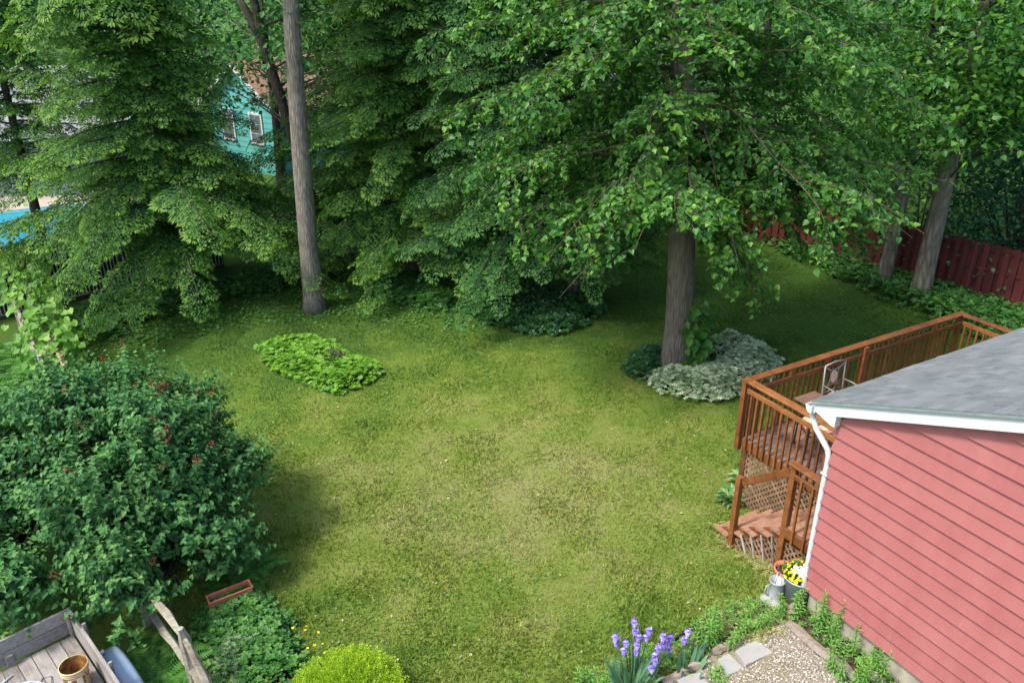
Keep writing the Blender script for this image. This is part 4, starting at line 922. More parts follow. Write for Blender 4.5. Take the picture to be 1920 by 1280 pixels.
# ---------------------------------------------------------------- lilac bushes
def lilac(base, label, lobes, nshoot, heads, seed):
    base = np.array([base[0], base[1], 0.]); t = thing('lilac_bush', label, 'bush', base, 0, 'lilac bushes at the left of the lawn'); r = random.Random(seed)
    Lv = Leaves(); st = MB(); vol = np.array([(l[1][0]*l[1][1])**.8 for l in lobes]); vol /= vol.sum(); tips = []
    for k in range(nshoot):
        c, rd = lobes[RNG.choice(len(lobes), p=vol)]; d = rdir(1)[0]
        if d[2] < -.55: d[2] *= -1
        q = r.random()**.35; lump = .58+.84*vnoise(np.array([d[0]*1.7+c[0]*3]), np.array([d[1]*1.7+d[2]*2.3+c[1]*3]), 1.0, 77)[0]; p = np.array(c)+d*np.array(rd)*q*lump*r.uniform(.84, 1.12)-base
        if p[2] < .12: continue
        e = nrm(d*[.8, .8, .55]+UP*.5+.25*RNG.normal(size=3)); n = 8; Ls = r.uniform(.14, .26)
        pos = np.linspace(-.35, 1, n)[:, None]*e*Ls+p; x = nrm(np.cross(e, rdir(1)[0])); y = np.cross(e, x); tone = r.uniform(-.2, .2)
        ang = (np.arange(n)//2 % 2)*math.pi/2+(np.arange(n) % 2)*math.pi+r.random()*6
        o = np.cos(ang)[:, None]*x+np.sin(ang)[:, None]*y
        T = o+e*.25-UP*.32+.25*RNG.normal(size=(n, 3)); N = UP*.9+e*.5+.28*RNG.normal(size=(n, 3))
        Lv.add(pos, T, N, RNG.uniform(.062, .105, n)*(1.15-.35*np.linspace(0, 1, n)), np.clip(RNG.normal(.40, .15, n)+tone*1.2+.28*np.linspace(0, 1, n), 0, 1))
        if d[2] > .1 and q > .9: tips.append((p+e*Ls, e))
        if k % 9 == 0: tube(st, bez(np.array([r.uniform(-.35, .35), r.uniform(-.35, .35), .0]), p*[.45, .45, .75], p, 7), np.linspace(.03, .006, 7), 4, False)
    stuff(st.obj('stems', 'twig_dark', t)); stuff(leaf_objects(Lv, LILAC, 'lilac_leaf', t, 150))
    r.shuffle(tips)
    for p, e in tips[:heads]:   # spent flower heads
        n = 46; s = RNG.random(n); a = RNG.random(n)*6.28; x = nrm(np.cross(e, UP+.01)); y = np.cross(e, x); rad = .035*(1-s)*1.2+.008
        P = p+e*(s*.15)[:, None]+(np.cos(a)*rad)[:, None]*x+(np.sin(a)*rad)[:, None]*y
        stuff(scatter(MB(), DIAM, P, rdir(n), rdir(n), RNG.uniform(.016, .03, n)).obj('flower_head', 'spent_flower', t))
lilac((-5.5, 9.9), 'broad lilac bush with brown spent flower heads beside the lawn', [((-5.7, 10.6, 1.85), (1.3, 1.15, 1.0)), ((-4.75, 9.7, 1.2), (.85, .9, .9)), ((-5.65, 9.1, 1.5), (.95, .9, 1.0)), ((-5.15, 8.3, .95), (.65, .6, .7)), ((-6.1, 11.5, 1.7), (1.0, .8, .8)), ((-4.4, 10.6, 1.25), (.6, .65, .6)), ((-4.3, 9.5, .75), (.5, .5, .5)), ((-5.1, 11.3, 1.9), (.5, .5, .6)), ((-6.5, 10.2, 2.6), (.6, .6, .5)), ((-5.2, 10.0, 2.35), (.55, .55, .5))], 3500, 40, 5)
lilac((-7.6, 9.3), 'dark lilac bush at the left edge, hanging over the wooden trailer', [((-8.1, 9.5, 1.55), (1.4, 1.4, 1.2)), ((-7.4, 8.4, 1.3), (1.0, .85, .9)), ((-8.2, 11.0, 1.3), (1.2, 1.0, .9)), ((-6.4, 7.95, 1.25), (.75, .65, .6)), ((-7.2, 10.2, 1.75), (1.0, 1.0, .9))], 2300, 12, 6)

# ---------------------------------------------------------------- beds of low plants
def bed(name, label, poly, dens, hmax, size, mat, tpl=None, cat='ground cover', ramp=.3, jit=.35):
    tpl = tpl or rosette(5, .5, .3); Q = fill(poly, dens); e = edge_dist(Q, poly); n = len(Q)
    rag = (e < .25) & (vnoise(Q[:, 0], Q[:, 1], 5.0, 41) < .5); Q = Q[~rag | (RNG.random(n) < .25)]; Q = Q+RNG.normal(size=Q.shape)*.05; e = edge_dist(Q, poly); n = len(Q)
    z = hmax*np.clip(e/ramp, .12, 1)**.6*RNG.uniform(.45, 1, n)*(.75+.5*vnoise(Q[:, 0], Q[:, 1], 2.5, 31))
    P = on_ground(Q); P[:, 2] += z; T = rdir(n)*[1, 1, .15]
    out = scatter(MB(), tpl, P, T, UP+jit*RNG.normal(size=(n, 3)), RNG.uniform(size*.7, size*1.3, n)).obj(name, mat)
    return stuff(tag(out, label, cat))
bed('island_ground_cover', 'bright lime green ground cover on the island bed in the lawn', ISLAND, 850, .30, .065, 'pachysandra', rosette(6, .35, .28))
bed('variegated_ground_cover', 'pale variegated mound wrapping round the linden base', EUON, 1500, .42, .055, 'euonymus', rosette(5, .5, .34), ramp=.4)
bed('dark_ivy', 'dark ivy patch left of the linden base', IVY_L, 1400, .30, .05, 'ivy', rosette(5, .45, .34))
bed('shaded_ground_cover', 'deep green ground cover under the hemlocks, edge curving into the lawn', BED_DARK, 420, .28, .10, 'ivy', rosette(4, .5, .34), jit=.5)
bed('lit_ground_cover', 'mid green weedy ground cover left of the hemlock bed', BED_LIT, 420, .2, .075, 'bed_leaf', rosette(5, .5, .3))
bed('shade_plants', 'mixed low shade plants in front of the dark slatted fence', BED_LEFT, 260, .26, .09, 'bed_leaf', rosette(5, .6, .28), jit=.45)
bed('fence_border', 'lush green border plants along the foot of the red fence', BED_FENCE, 330, .42, .085, 'bed_leaf', rosette(4, .6, .32), jit=.5)
bed('near_ground_cover', 'dense green ground cover around the terracotta planter trough', BED_NEAR, 800, .24, .06, 'bed_leaf', rosette(5, .5, .34), jit=.4)
bed('grey_herbs', 'fine grey-green herb with tiny white flowers at the bottom left', polypx([(380, 1220), (440, 1195), (520, 1200), (560, 1235), (520, 1245), (470, 1262), (460, 1295), (390, 1295)]), 1700, .30, .035, 'herb_grey', rosette(6, .9, .16), jit=.5)
bed('dry_thyme', 'dry yellowish creeping thyme between the patio slabs and the border', polypx([(1370, 1190), (1400, 1155), (1440, 1150), (1475, 1170), (1470, 1190), (1425, 1200), (1400, 1205)]), 1900, .10, .03, 'thyme', rosette(6, .6, .2), jit=.5)
bed('stair_weeds', 'straggly dry weeds along the edge of the deck stairs', polypx([(1335, 985), (1375, 990), (1410, 1030), (1450, 1050), (1470, 1085), (1440, 1090), (1400, 1060), (1370, 1030), (1345, 1010)]), 700, .14, .05, 'thyme', rosette(5, 1.0, .12), jit=.5)
bed('border_weeds', 'mixed weeds and dry stalks filling the narrow border behind the slabs', BORDER, 620, .12, .045, 'lily_leaf', rosette(5, .9, .16), jit=.5)
bed('border_litter', 'straw coloured dry stalks in the narrow border behind the slabs', BORDER, 700, .05, .04, 'thyme', rosette(5, .5, .1), jit=.5)
bed('foundation_weeds', 'low weeds along the house foundation', HOUSE_STRIP, 420, .10, .05, 'lily_leaf', rosette(5, .8, .18), jit=.5)
bed('lawn_edge_weeds', 'low leafy weeds creeping into the shaded back edge of the lawn', polypx([(190, 640), (300, 590), (470, 560), (620, 520), (700, 520), (860, 585), (930, 625), (800, 620), (660, 600), (520, 610), (400, 625), (260, 660)]), 110, .04, .042, 'bed_leaf', rosette(5, .5, .32), jit=.4)
Q = fill(polypx([(540, 1150), (570, 1170), (640, 1215), (620, 1240), (580, 1235), (545, 1190)]), 26); n = len(Q)
stuff(tag(scatter(MB(), rosette(5, .3, .4), on_ground(Q, .10), rdir(n)*[1, 1, .1], np.tile(UP, (n, 1)), RNG.uniform(.016, .026, n)).obj('buttercups', 'yellow_bloom'), 'scattered tiny yellow buttercups at the left lawn edge', 'flowers'))
Q = fill(BED_LEFT, 5); n = len(Q)

# small rhododendron on the island
t = thing('rhododendron', 'small dark rhododendron with faded pink tips on the island bed', 'shrub', gp(628, 690))
n = 420; d = rdir(n); d[:, 2] = abs(d[:, 2]); P = d*RNG.uniform(.5, 1, n)[:, None]*[.27, .27, .42]+[0, 0, .08]
scatter(MB(), LANCE, P, d+[0, 0, .2]+.4*RNG.normal(size=(n, 3)), UP+.5*RNG.normal(size=(n, 3)), RNG.uniform(.06, .1, n)).obj('foliage', 'rhodo', t)
st = MB()
for k in range(5): a = k*1.26; tube(st, [(0, 0, -.05), (.08*math.cos(a), .08*math.sin(a), .2), (.18*math.cos(a), .18*math.sin(a), .4)], [.012, .009, .004], 5)
st.obj('stems', 'twig_dark', t)

# vine on the old fence: big leaves, each one a part
t = thing('grape_vine', 'bright green large-leaved vine smothering the split rail fence', 'vine', (*gz(40, 600, .9), 0)); Lv = Leaves(); st = MB(); o3 = np.array(t.location)
spine = [np.array([*gz(u, v, z), z])-o3 for u, v, z in [(48, 470, 1.7), (45, 520, 1.45), (60, 560, 1.25), (75, 600, 1.15), (95, 650, .95), (108, 690, .7)]]
for k in range(620):
    s = RNG.random()*5; i = int(min(s, 4.99)); p = spine[i]+(spine[i+1]-spine[i])*(s-i); g = RNG.normal(size=3)*[.25, .25, .20]; g[2] -= abs(g[0])*.35
    P = p+g; P[2] = max(P[2], .12); Lv.add(P, nrm(g*[1, 1, .2])*.8+[.15, -.5, -.6]+.3*RNG.normal(size=3), UP*.8+np.array([.1, -.55, 0])+.3*RNG.normal(size=3), RNG.uniform(.13, .21))
tube(st, spine, [.02]*6, 6); 
for k in range(6): p = spine[k]; tube(st, [p, p*[1, 1, .4]+[.1, 0, 0], [p[0]+.15, p[1], -.05]], [.018, .02, .022], 5)
st.obj('stem', 'twig', t); cr = leaf_objects(Lv, VINE, 'vine_leaf', t, 300); stuff(cr)

# ferns
def frond_mesh(n=15, seed=0):
    r = random.Random(seed); mb = MB(); V, F = [], []
    def pt(s): return np.array([0, .9*s-.12*s*s, .62*s-.55*s*s])
    for i in range(n):
        s = .12+.86*i/n; p = pt(s); L = .26*math.sin(math.pi*min(1, (s*.93+.07))**.75)+.02
        for sg in (-1, 1):
            k = len(V); V += [p, p+[sg*L*.5, .045, .0], p+[sg*L, .05+.05*L, -.10*L], p+[sg*L*.5, -.012, 0]]; F.append((k, k+1, k+2, k+3))
    mb.add(V, F, np.repeat([r.uniform(.2, .9) for _ in range(n)], 2)); tube(mb, [pt(s) for s in (0, .3, .6, 1)], [.008, .006, .005, .002], 3, False, .2); return mb.mesh('frond', 'fern')
FR = [frond_mesh(15, k) for k in range(3)]
def fern(p, size, label, nf=9, group='ferns'):
    t = thing('fern', label, 'fern', p, random.random()*6, group)
    for k in range(nf):
        o = link('frond', FR[k % 3], t, (0, 0, 0), (R_(random.uniform(-16, 14)), R_(random.uniform(-10, 10)), k*6.283/nf+random.uniform(-.3, .3))); sc = size*random.uniform(.8, 1.15); o.scale = (sc, sc, sc)
for u, v, s in [(10, 640, .9), (45, 650, 1.), (15, 690, 1.), (65, 690, .95), (30, 730, 1.), (95, 730, .9), (75, 755, .9), (-20, 670, 1.), (0, 760, 1.)]: fern(gp(u, v+22), s, 'fern in the dense patch left of the old split rail fences', 10, 'ferns by the old fence')
for u, v, s in [(285, 1215, .62), (300, 1255, .62), (325, 1235, .6), (265, 1250, .6), (350, 1290, .6), (300, 1300, .6), (260, 1290, .6)]: fern(gp(u, v+20), s, 'fern between the trailer and the grey split rail fence', 10, 'ferns by the trailer')
fern(gp(470, 1075), .72, 'fern arching out from under the lilac onto the lawn', 10); fern(gp(440, 1100), .62, 'fern in the lilac shade right behind the planter trough', 9); fern(gp(420, 1215), .5, 'small fern right of the grey split rail fence', 9)

# lime arborvitae at the bottom of the picture
t = thing('arborvitae', 'lime green rounded arborvitae at the bottom edge', 'shrub', gp(655, 1320)); 
n = 2400; d = rdir(n); d[:, 2] = abs(d[:, 2]); P = d*(RNG.random(n)**.3)[:, None]*[.70, .62, .44]+[0, 0, .08]
S2 = spray(9, 3, 2, 34, .05)
scatter(MB(), S2[0], P, d*[.55, .55, .4]+UP*.75+.22*RNG.normal(size=(n, 3)), rdir(n), RNG.uniform(.09, .16, n), None, S2[1]).obj('foliage', 'arborvitae', t)
st = MB()
for k in range(7): a = k*.9; tube(st, [(0, 0, -.05), (.2*math.cos(a), .2*math.sin(a), .3), (.4*math.cos(a), .38*math.sin(a), .55)], [.02, .014, .005], 5)
st.obj('stems', 'twig_dark', t)

# hostas
def hosta(p, size, label, n=22):
    t = thing('hosta', label, 'hosta', p, 0, 'hostas'); 
    me = MB().add(*[(x if i == 0 else x) for i, x in enumerate(heart(.25, -.02, 1.0, .22, .4))], .5).mesh('leaf', 'hosta_leaf'); me2 = MB().add(*heart(.25, -.02, 1.0, .22, .4), .9).mesh('leaf', 'hosta_leaf')
    for k in range(n):
        a = k*2.4; ring = k/n; tilt = R_(62-48*ring); sc = size*random.uniform(.75, 1.1)
        o = link('leaf', me2 if k % 2 else me, t, (.05*math.sin(-a), .05*math.cos(a), .06+.16*size*(1-ring)), (tilt-.1, 0, a)); o.scale = (sc,)*3
hosta(gp(1370, 940), .25, 'variegated hosta at the foot of the deck stairs', 44); hosta(gp(1392, 905), .24, 'hosta under the deck corner beside the lattice', 26)
hosta(gp(1395, 668), .26, 'small hosta in the hollow of the pale mound by the linden', 14)

# iris clumps
def iris(p, label, nleaf, blooms, hl):
    t = thing('iris', label, 'iris', p, 0, 'irises'); r = random.Random(len(label))
    for k in range(nleaf):
        a = r.random()*6.28; q = r.uniform(.02, .26); b = np.array([q*math.cos(a), q*math.sin(a), -.02]); L = hl*r.uniform(.6, 1.1); o = np.array([math.cos(a), math.sin(a), 0])*r.uniform(.05, .5)*L
        c = bez(b, b+o*.35+UP*L*.6, b+o+UP*L*r.uniform(.8, 1), 6); wv = nrm(np.array([-math.sin(a+1), math.cos(a+1), 0]))
        wd = [.022, .026, .025, .021, .013, .001]; V = [];
        for i in range(6): V += [c[i]-wv*wd[i], c[i]+o*.03, c[i]+wv*wd[i]]
        F = [(i*3+j, i*3+j+1, i*3+j+4, i*3+j+3) for i in range(5) for j in range(2)]
        MB().add(V, F, r.uniform(.1, .9)).obj('leaf', 'iris_leaf', t)
    for (x, y, z) in blooms:
        tube(MB(), [(x*.4, y*.4, 0), (x*.8, y*.8, z*.6), (x, y, z)], [.009, .008, .006], 6).obj('flower_stem', 'iris_leaf', t)
        for j, dz in enumerate((0, -.11, -.2)[:r.choice([2, 3])]):
            mb = MB(); c = np.array([x+r.uniform(-.03, .03), y+r.uniform(-.03, .03), z+dz])
            for s in range(9):
                a = s*2.09+(.5 if s > 5 else 0); up = s < 3; o = np.array([math.cos(a), math.sin(a), 0]); w = np.array([-o[1], o[0], 0]); g = .055*r.uniform(.85, 1.15)
                pts = [c, c+o*g*.5+w*g*.55+UP*(g*.8 if up else .012), c+o*g*(.35 if up else 1.0)+UP*(g*1.3 if up else -g*.75), c+o*g*.5-w*g*.55+UP*(g*.8 if up else .012), c+o*g*.65+UP*(g*.75 if up else .02)]
                mb.add(pts, [(0, 1, 4), (1, 2, 4), (2, 3, 4), (3, 0, 4)], r.uniform(.1, 1))
            mb.obj('bloom', 'iris_bloom', t)
pi = gp(1185, 1290)
iris(pi, 'large iris clump with violet blooms at the bottom edge', 62, [(-.22, .08, .80), (-.14, .02, .74), (-.02, .1, .98), (.02, .05, .80), (.16, .12, .86), (.26, -.02, .72), (.34, .05, .82), (.2, -.15, .60), (.46, .14, .74)], .68)
iris(gp(1287, 1252), 'smaller iris with a single violet bloom beside the slabs', 24, [(-.02, .1, .52)], .42)

# lily-like leafy perennials: upright stems with narrow whorled leaves
def lily(p, label, nst, rad, h, mat='lily_leaf'):
    t = thing('leafy_perennial', label, 'plant', p, 0, 'leafy perennials by the patio'); r = random.Random(int(p[0]*1000)); st = MB(); Lv = Leaves()
    for k in range(nst):
        a = r.random()*6.28; q = rad*math.sqrt(r.random()); b = np.array([q*math.cos(a), q*math.sin(a), -.03]); H = h*r.uniform(.65, 1.1); top = b+np.array([b[0]*.35+r.uniform(-.04, .04), b[1]*.35+r.uniform(-.04, .04), H])
        tube(st, [b, (b+top)/2, top], [.006, .005, .003], 4, False); n = int(H/.0115); s = np.linspace(.12, 1, n)[:, None]; P = b+(top-b)*s; an = np.arange(n)*2.4
        o = np.column_stack([np.cos(an), np.sin(an), np.zeros(n)]); T = o+UP*(.15+1.0*s**4)-UP*.25*(1-s)+.12*RNG.normal(size=(n, 3))
        Lv.add(P, T, UP+.2*RNG.normal(size=(n, 3)), RNG.uniform(.07, .105, n)*(1.1-.45*s[:, 0]**2), np.clip(.25+.55*s[:, 0]+RNG.normal(0, .12, n), 0, 1))
    st.obj('stems', 'bed_leaf', t); P, T, N, Sc, Rn = Lv.cat(); scatter(MB(), lance(.11, .03, .22), P, T, N, Sc, Rn).obj('foliage', mat, t)
lily(gp(1342, 1200), 'leafy perennial clump between the lawn and the slabs', 15, .24, .48); lily(gp(1400, 1168), 'low leafy perennial clump behind the thyme', 11, .24, .34)
lily(gp(1542, 1190), 'tall leafy perennial against the house foundation by the downspout', 9, .17, .62); lily(gp(1600, 1262), 'bushy leafy perennial against the foundation at the bottom edge', 16, .30, .60)
lily(gp(1480, 1150), 'leafy perennial in front of the galvanised tub', 6, .13, .46); lily(gp(1335, 1278), 'low bright leafy plant between the slabs', 8, .13, .2); lily(gp(1282, 1228), 'small leafy plant behind the smaller iris', 5, .12, .2)
lily(gp(1110, 1300), 'grassy green tuft left of the large iris', 12, .2, .3)

# ================================================================ SMALL THINGS BY THE HOUSE
def slab(pts, label):
    c = [gp(*q) for q in pts]; o = np.mean(c, 0); t = thing('stone_slab', label, 'slab', o, 0, 'patio slabs'); P = []
    for i in range(4):
        a, b = c[i]-o, c[(i+1) % 4]-o
        for s in (0, .25, .5, .75): q = a+(b-a)*s; P.append((q[0]+random.uniform(-.008, .008), q[1]+random.uniform(-.008, .008)))
    n = len(P); V = [(x, y, -.02) for x, y in P]+[(x, y, .038) for x, y in P]+[(x*.97, y*.97, .048) for x, y in P]
    MB().add(V, [(i, (i+1) % n, n+(i+1) % n, n+i) for i in range(n)]+[(n+i, n+(i+1) % n, 2*n+(i+1) % n, 2*n+i) for i in range(n)]+[tuple(range(2*n, 3*n))]).obj('stone', 'slate', t)
slab([(1377, 1227), (1418, 1202), (1450, 1223), (1398, 1252)], 'largest grey slab, nearest the house'); slab([(1344, 1242), (1366, 1228), (1396, 1253), (1364, 1271)], 'middle grey slab beside the low bright plant'); slab([(1268, 1284), (1316, 1257), (1338, 1278), (1290, 1305)], 'grey slab cut by the bottom edge')
def log(p, q, r, label):
    a = np.array(gp(*p)); b = np.array(gp(*q)); t = thing('landscape_timber', label, 'timber', a, 0, 'weathered edging timbers'); d = b-a; up = UP*r*.7
    rail_piece(MB(), up, d+up, r).obj('timber', 'timber_wood', t)
log((1476, 1172), (1610, 1284), .075, 'long weathered timber edging the gravel beside the house'); log((1336, 1228), (1370, 1212), .06, 'short weathered timber behind the largest slab'); log((1242, 1284), (1314, 1248), .06, 'weathered timber in front of the smaller iris'); log((1478, 1150), (1500, 1138), .07, 'dark timber stub at the foot of the downspout'); log((1625, 1262), (1665, 1295), .06, 'timber end at the foundation, bottom edge')
a, b = gp(1244, 1218), gp(1308, 1176); t = thing('lawn_edging', 'black plastic lawn edging strip behind the irises', 'edging', a)
beam(MB(), (0, 0, .03), tuple(np.array(b)-a+[0, 0, .03]), .025, .1).obj('strip', 'black_edging', t); tube(MB(), [(0, 0, .085), tuple(np.array(b)-a+[0, 0, .085])], .014, 8).obj('bead', 'black_edging', t)
a = gp(1446, 1128); t = thing('edge_stone', 'pale stone lying beside the watering can', 'stone', a)
n = 60; mb = MB(); lathe(mb, [(.01, .09), (.07, .08), (.11, .04), (.12, 0), (.1, -.04)], 9); o = mb.obj('stone', 'slate', t, True); o.scale = (1.5, .8, .7); o.rotation_euler = (.1, .1, -.7)
# galvanised tub of flowers
a = gp(1492, 1128); t = thing('flower_tub', 'galvanised tub of yellow and white flowers beside the downspout', 'planter', (a[0]+.02, a[1]+.05, a[2]))
lathe(MB(), [(0, 0), (.165, 0), (.215, .40), (.225, .405), (.225, .42), (.21, .42), (.205, .34), (0, .34)], 26).obj('tub', 'galvanised', t, True)
lathe(MB(), [(0, .345), (.204, .342)], 20).obj('soil', 'soil', t)
n = 700; d = rdir(n); d[:, 2] = abs(d[:, 2])*1.0; P = d*(RNG.random(n)**.4)[:, None]*[.21, .21, .17]+[0, .03, .40]
scatter(MB(), LANCE, P, d, UP+.6*RNG.normal(size=(n, 3)), RNG.uniform(.035, .06, n)).obj('foliage', 'bed_leaf', t)
ball = rosette(7, .12, .26)
n = 150; d = rdir(n); d[:, 2] = abs(d[:, 2])+.1; d = nrm(d); P = d*[.23, .23, .19]+[0, .03, .40]
me = [MB().add(rosette(7, .3, .32)[0], rosette(7, .3, .32)[1], q).mesh('yellow_flower', 'yellow_bloom') for q in (.2, .5, .9)]
for k in range(n): o = link('yellow_flower', me[k % 3], t, tuple(P[k]), tuple(Vector(d[k]).to_track_quat('Z', 'Y').to_euler())); o.scale = (random.uniform(.018, .026),)*3
mw = MB(); 
for q in range(3): scatter(mw, rosette(8, .5, .3), np.array([[0, 0, .1*q]]), np.array([[1., .3*q, 0]]), UP[None], np.array([1-.2*q]))
mw = mw.mesh('white_flower', 'white_bloom')
for k in range(12): a_ = random.uniform(-2.6, -.7); e_ = random.uniform(.45, 1.35); d_ = Vector((math.cos(a_)*math.cos(e_), math.sin(a_)*math.cos(e_), math.sin(e_))); o = link('white_flower', mw, t, (d_.x*.22+.05, d_.y*.20+.06, d_.z*.22+.42), tuple(d_.to_track_quat('Z', 'Y').to_euler())); o.scale = (.042,)*3
# watering can
a = gp(1452, 1120); t = thing('watering_can', 'dull galvanised watering can standing beside the flower tub', 'watering can', a, R_(20))
lathe(MB(), [(0, 0), (.115, 0), (.12, .01), (.115, .03), (.10, .29), (.108, .30), (.108, .315), (.095, .315), (.095, .06), (0, .05)], 24).obj('body', 'galvanised', t, True)
tube(MB(), [(.10, 0, .06), (.17, 0, .16), (.23, 0, .30)], [.022, .018, .014], 10).obj('spout', 'galvanised', t, True)
tube(MB(), [(-.10, 0, .28), (-.17, 0, .26), (-.19, 0, .16), (-.115, 0, .08)], .009, 8).obj('handle', 'galvanised', t, True)
tube(MB(), [(.07, .07, .315), (.06, .05, .40), (-.02, 0, .43), (-.08, -.05, .32)], .009, 8).obj('top_handle', 'galvanised', t, True)
a = gp(1470, 1098); t = thing('terracotta_pot', 'terracotta pot of dark soil behind the flower tub', 'pot', a)
lathe(MB(), [(0, 0), (.12, 0), (.155, .25), (.175, .25), (.18, .32), (.16, .32), (.15, .22), (0, .22)], 24).obj('pot', 'terracotta', t, True); lathe(MB(), [(0, .27), (.152, .265)], 18).obj('soil', 'soil', t)
n = 40; scatter(MB(), LANCE, np.column_stack([RNG.normal(0, .06, n), RNG.normal(0, .06, n), np.full(n, .27)]), rdir(n)*[1, 1, .2]+UP*.7, rdir(n), RNG.uniform(.06, .12, n)).obj('sprouts', 'rhodo', t)

# ================================================================ BOTTOM LEFT
# planter trough
a, b = gp(388, 1140), gp(466, 1112); c = (a+b)/2; t = thing('planter_trough', 'long terracotta planter trough lying in the ground cover', 'planter', (c[0]+.1, c[1]-.12, .16), math.atan2((b-a)[1], (b-a)[0]))
LX, LY, HZ, TH_ = .30, .085, .13, .011
for x0, x1, y0, y1 in ((-LX, LX, -LY, -LY+TH_), (-LX, LX, LY-TH_, LY), (-LX, -LX+TH_, -LY+TH_, LY-TH_), (LX-TH_, LX, -LY+TH_, LY-TH_)): box(MB(), x0, x1, y0, y1, 0, HZ).obj('side', 'terracotta', t)
for x0, x1, y0, y1 in ((-LX-.012, LX+.012, -LY-.012, -LY+.006), (-LX-.012, LX+.012, LY-.006, LY+.012), (-LX-.012, -LX+.006, -LY+.006, LY-.006), (LX-.006, LX+.012, -LY+.006, LY-.006)): box(MB(), x0, x1, y0, y1, HZ+.001, HZ+.018).obj('rim', 'terracotta', t)
box(MB(), -LX+.015, LX-.015, -LY+.015, LY-.015, .01, HZ-.06).obj('soil', 'soil', t)
n = 46; scatter(MB(), rosette(4, .5, .3), np.column_stack([RNG.uniform(-.25, .25, n), RNG.uniform(-.05, .05, n), np.full(n, HZ-.055)]), rdir(n)*[1, 1, .1], UP+.3*RNG.normal(size=(n, 3)), RNG.uniform(.025, .05, n)).obj('seedlings', 'bed_leaf', t)
box(MB(), -LX, LX, -LY, LY, -.17, -.002).obj('stand', 'terracotta', t)
# wooden utility trailer: x runs back along its right side, y to its right
K = G(138, 1187, .65); AZ = R_(-45.5)
tr_ = thing('utility_trailer', 'weathered grey plank utility trailer at the bottom left corner', 'trailer', (K[0], K[1], 0), AZ)
FZ = .65; NPL = 9; PWD = .165
for k in range(NPL): beam(MB(), (.015, -.09-k*PWD, FZ-.018), (2.4, -.09-k*PWD, FZ-.018), PWD-.007, .036, ch=.005).obj('floor_plank', 'grey_wood', tr_)
for k in range(2):
    beam(MB(), (-.025, .02, FZ+.105+k*.19), (-.025, -1.5, FZ+.105+k*.19), .034, .182, ch=.005).obj('front_plank', 'grey_wood', tr_)
    beam(MB(), (-.04, .025, FZ+.105+k*.19), (2.4, .025, FZ+.105+k*.19), .038, .186, ch=.005).obj('side_plank', 'grey_wood', tr_)
    beam(MB(), (-.04, -1.52, FZ+.105+k*.19), (2.4, -1.52, FZ+.105+k*.19), .038, .186, ch=.005).obj('side_plank', 'grey_wood', tr_)
beam(MB(), (.02, -.02, FZ), (.02, -.02, FZ+.37), .05, .04, (0, 1, 0)).obj('corner_batten', 'grey_wood', tr_); beam(MB(), (.02, -.72, FZ), (.02, -.72, FZ+.16), .05, .09, (0, 1, 0)).obj('batten', 'grey_wood', tr_)
for x in (.45, 1.3): beam(MB(), (x, .06, FZ-.25), (x, .06, FZ+.44), .03, .045, (0, 1, 0)).obj('stake', 'grey_wood', tr_)
lathe(mbx := MB(), [(0, .012), (.045, .012), (.05, 0)], 18); o = mbx.obj('reflector', 'red_reflector', tr_); o.location = (-.008, -1.12, FZ+.13); o.rotation_euler = (0, math.pi/2, 0)
for y in (-.1, -1.4): beam(MB(), (0, y, FZ-.10), (2.4, y, FZ-.10), .06, .10).obj('chassis_beam', 'rust', tr_)
beam(MB(), (1.0, .15, .30), (1.0, -1.65, .30), .06, .06).obj('axle', 'rust', tr_)
for y in (.20, -1.70):
    mb = MB(); lathe(mb, [(.12, -.07), (.25, -.08), (.29, -.05), (.30, 0), (.29, .05), (.25, .08), (.12, .07)], 28); o = mb.obj('tyre', 'tyre', tr_, True); o.location = (1.0, y, .30); o.rotation_euler = (math.pi/2, 0, 0)
    mb = MB(); lathe(mb, [(0, .03), (.10, .035), (.125, .06), (.125, -.06), (0, -.05)], 20); o = mb.obj('rim', 'white_plastic', tr_, True); o.location = (1.0, y, .30); o.rotation_euler = (math.pi/2, 0, 0)
    beam(MB(), (1.0, y, .3), (1.0, y-.2 if y > 0 else y+.2, .3), .05, .05).obj('hub', 'rust', tr_)
    mb = MB(); n = 14; V = []
    for i in range(n+1):
        an = math.pi*i/n; cx, cz = math.cos(an), math.sin(an); ex = .56*abs(cx)**.8*(1 if cx > 0 else -1)
        for yy, rr_ in ((-.13, 1.), (-.12, 1.05), (.09, 1.05), (.13, .97), (.13, .90)): V.append((1.0+ex*rr_, y+(yy if y > 0 else -yy), .36+.34*cz**.7*rr_))
    F = [(i*5+j, i*5+j+1, i*5+j+6, i*5+j+5) for i in range(n) for j in range(4)]
    mb.add(V, F).obj('fender', 'fender_plastic', tr_, True)
for x in (.66, 1.5): beam(MB(), (x, .06, .70), (x, .15, .74), .05, .02).obj('fender_bracket', 'white_plastic', tr_)
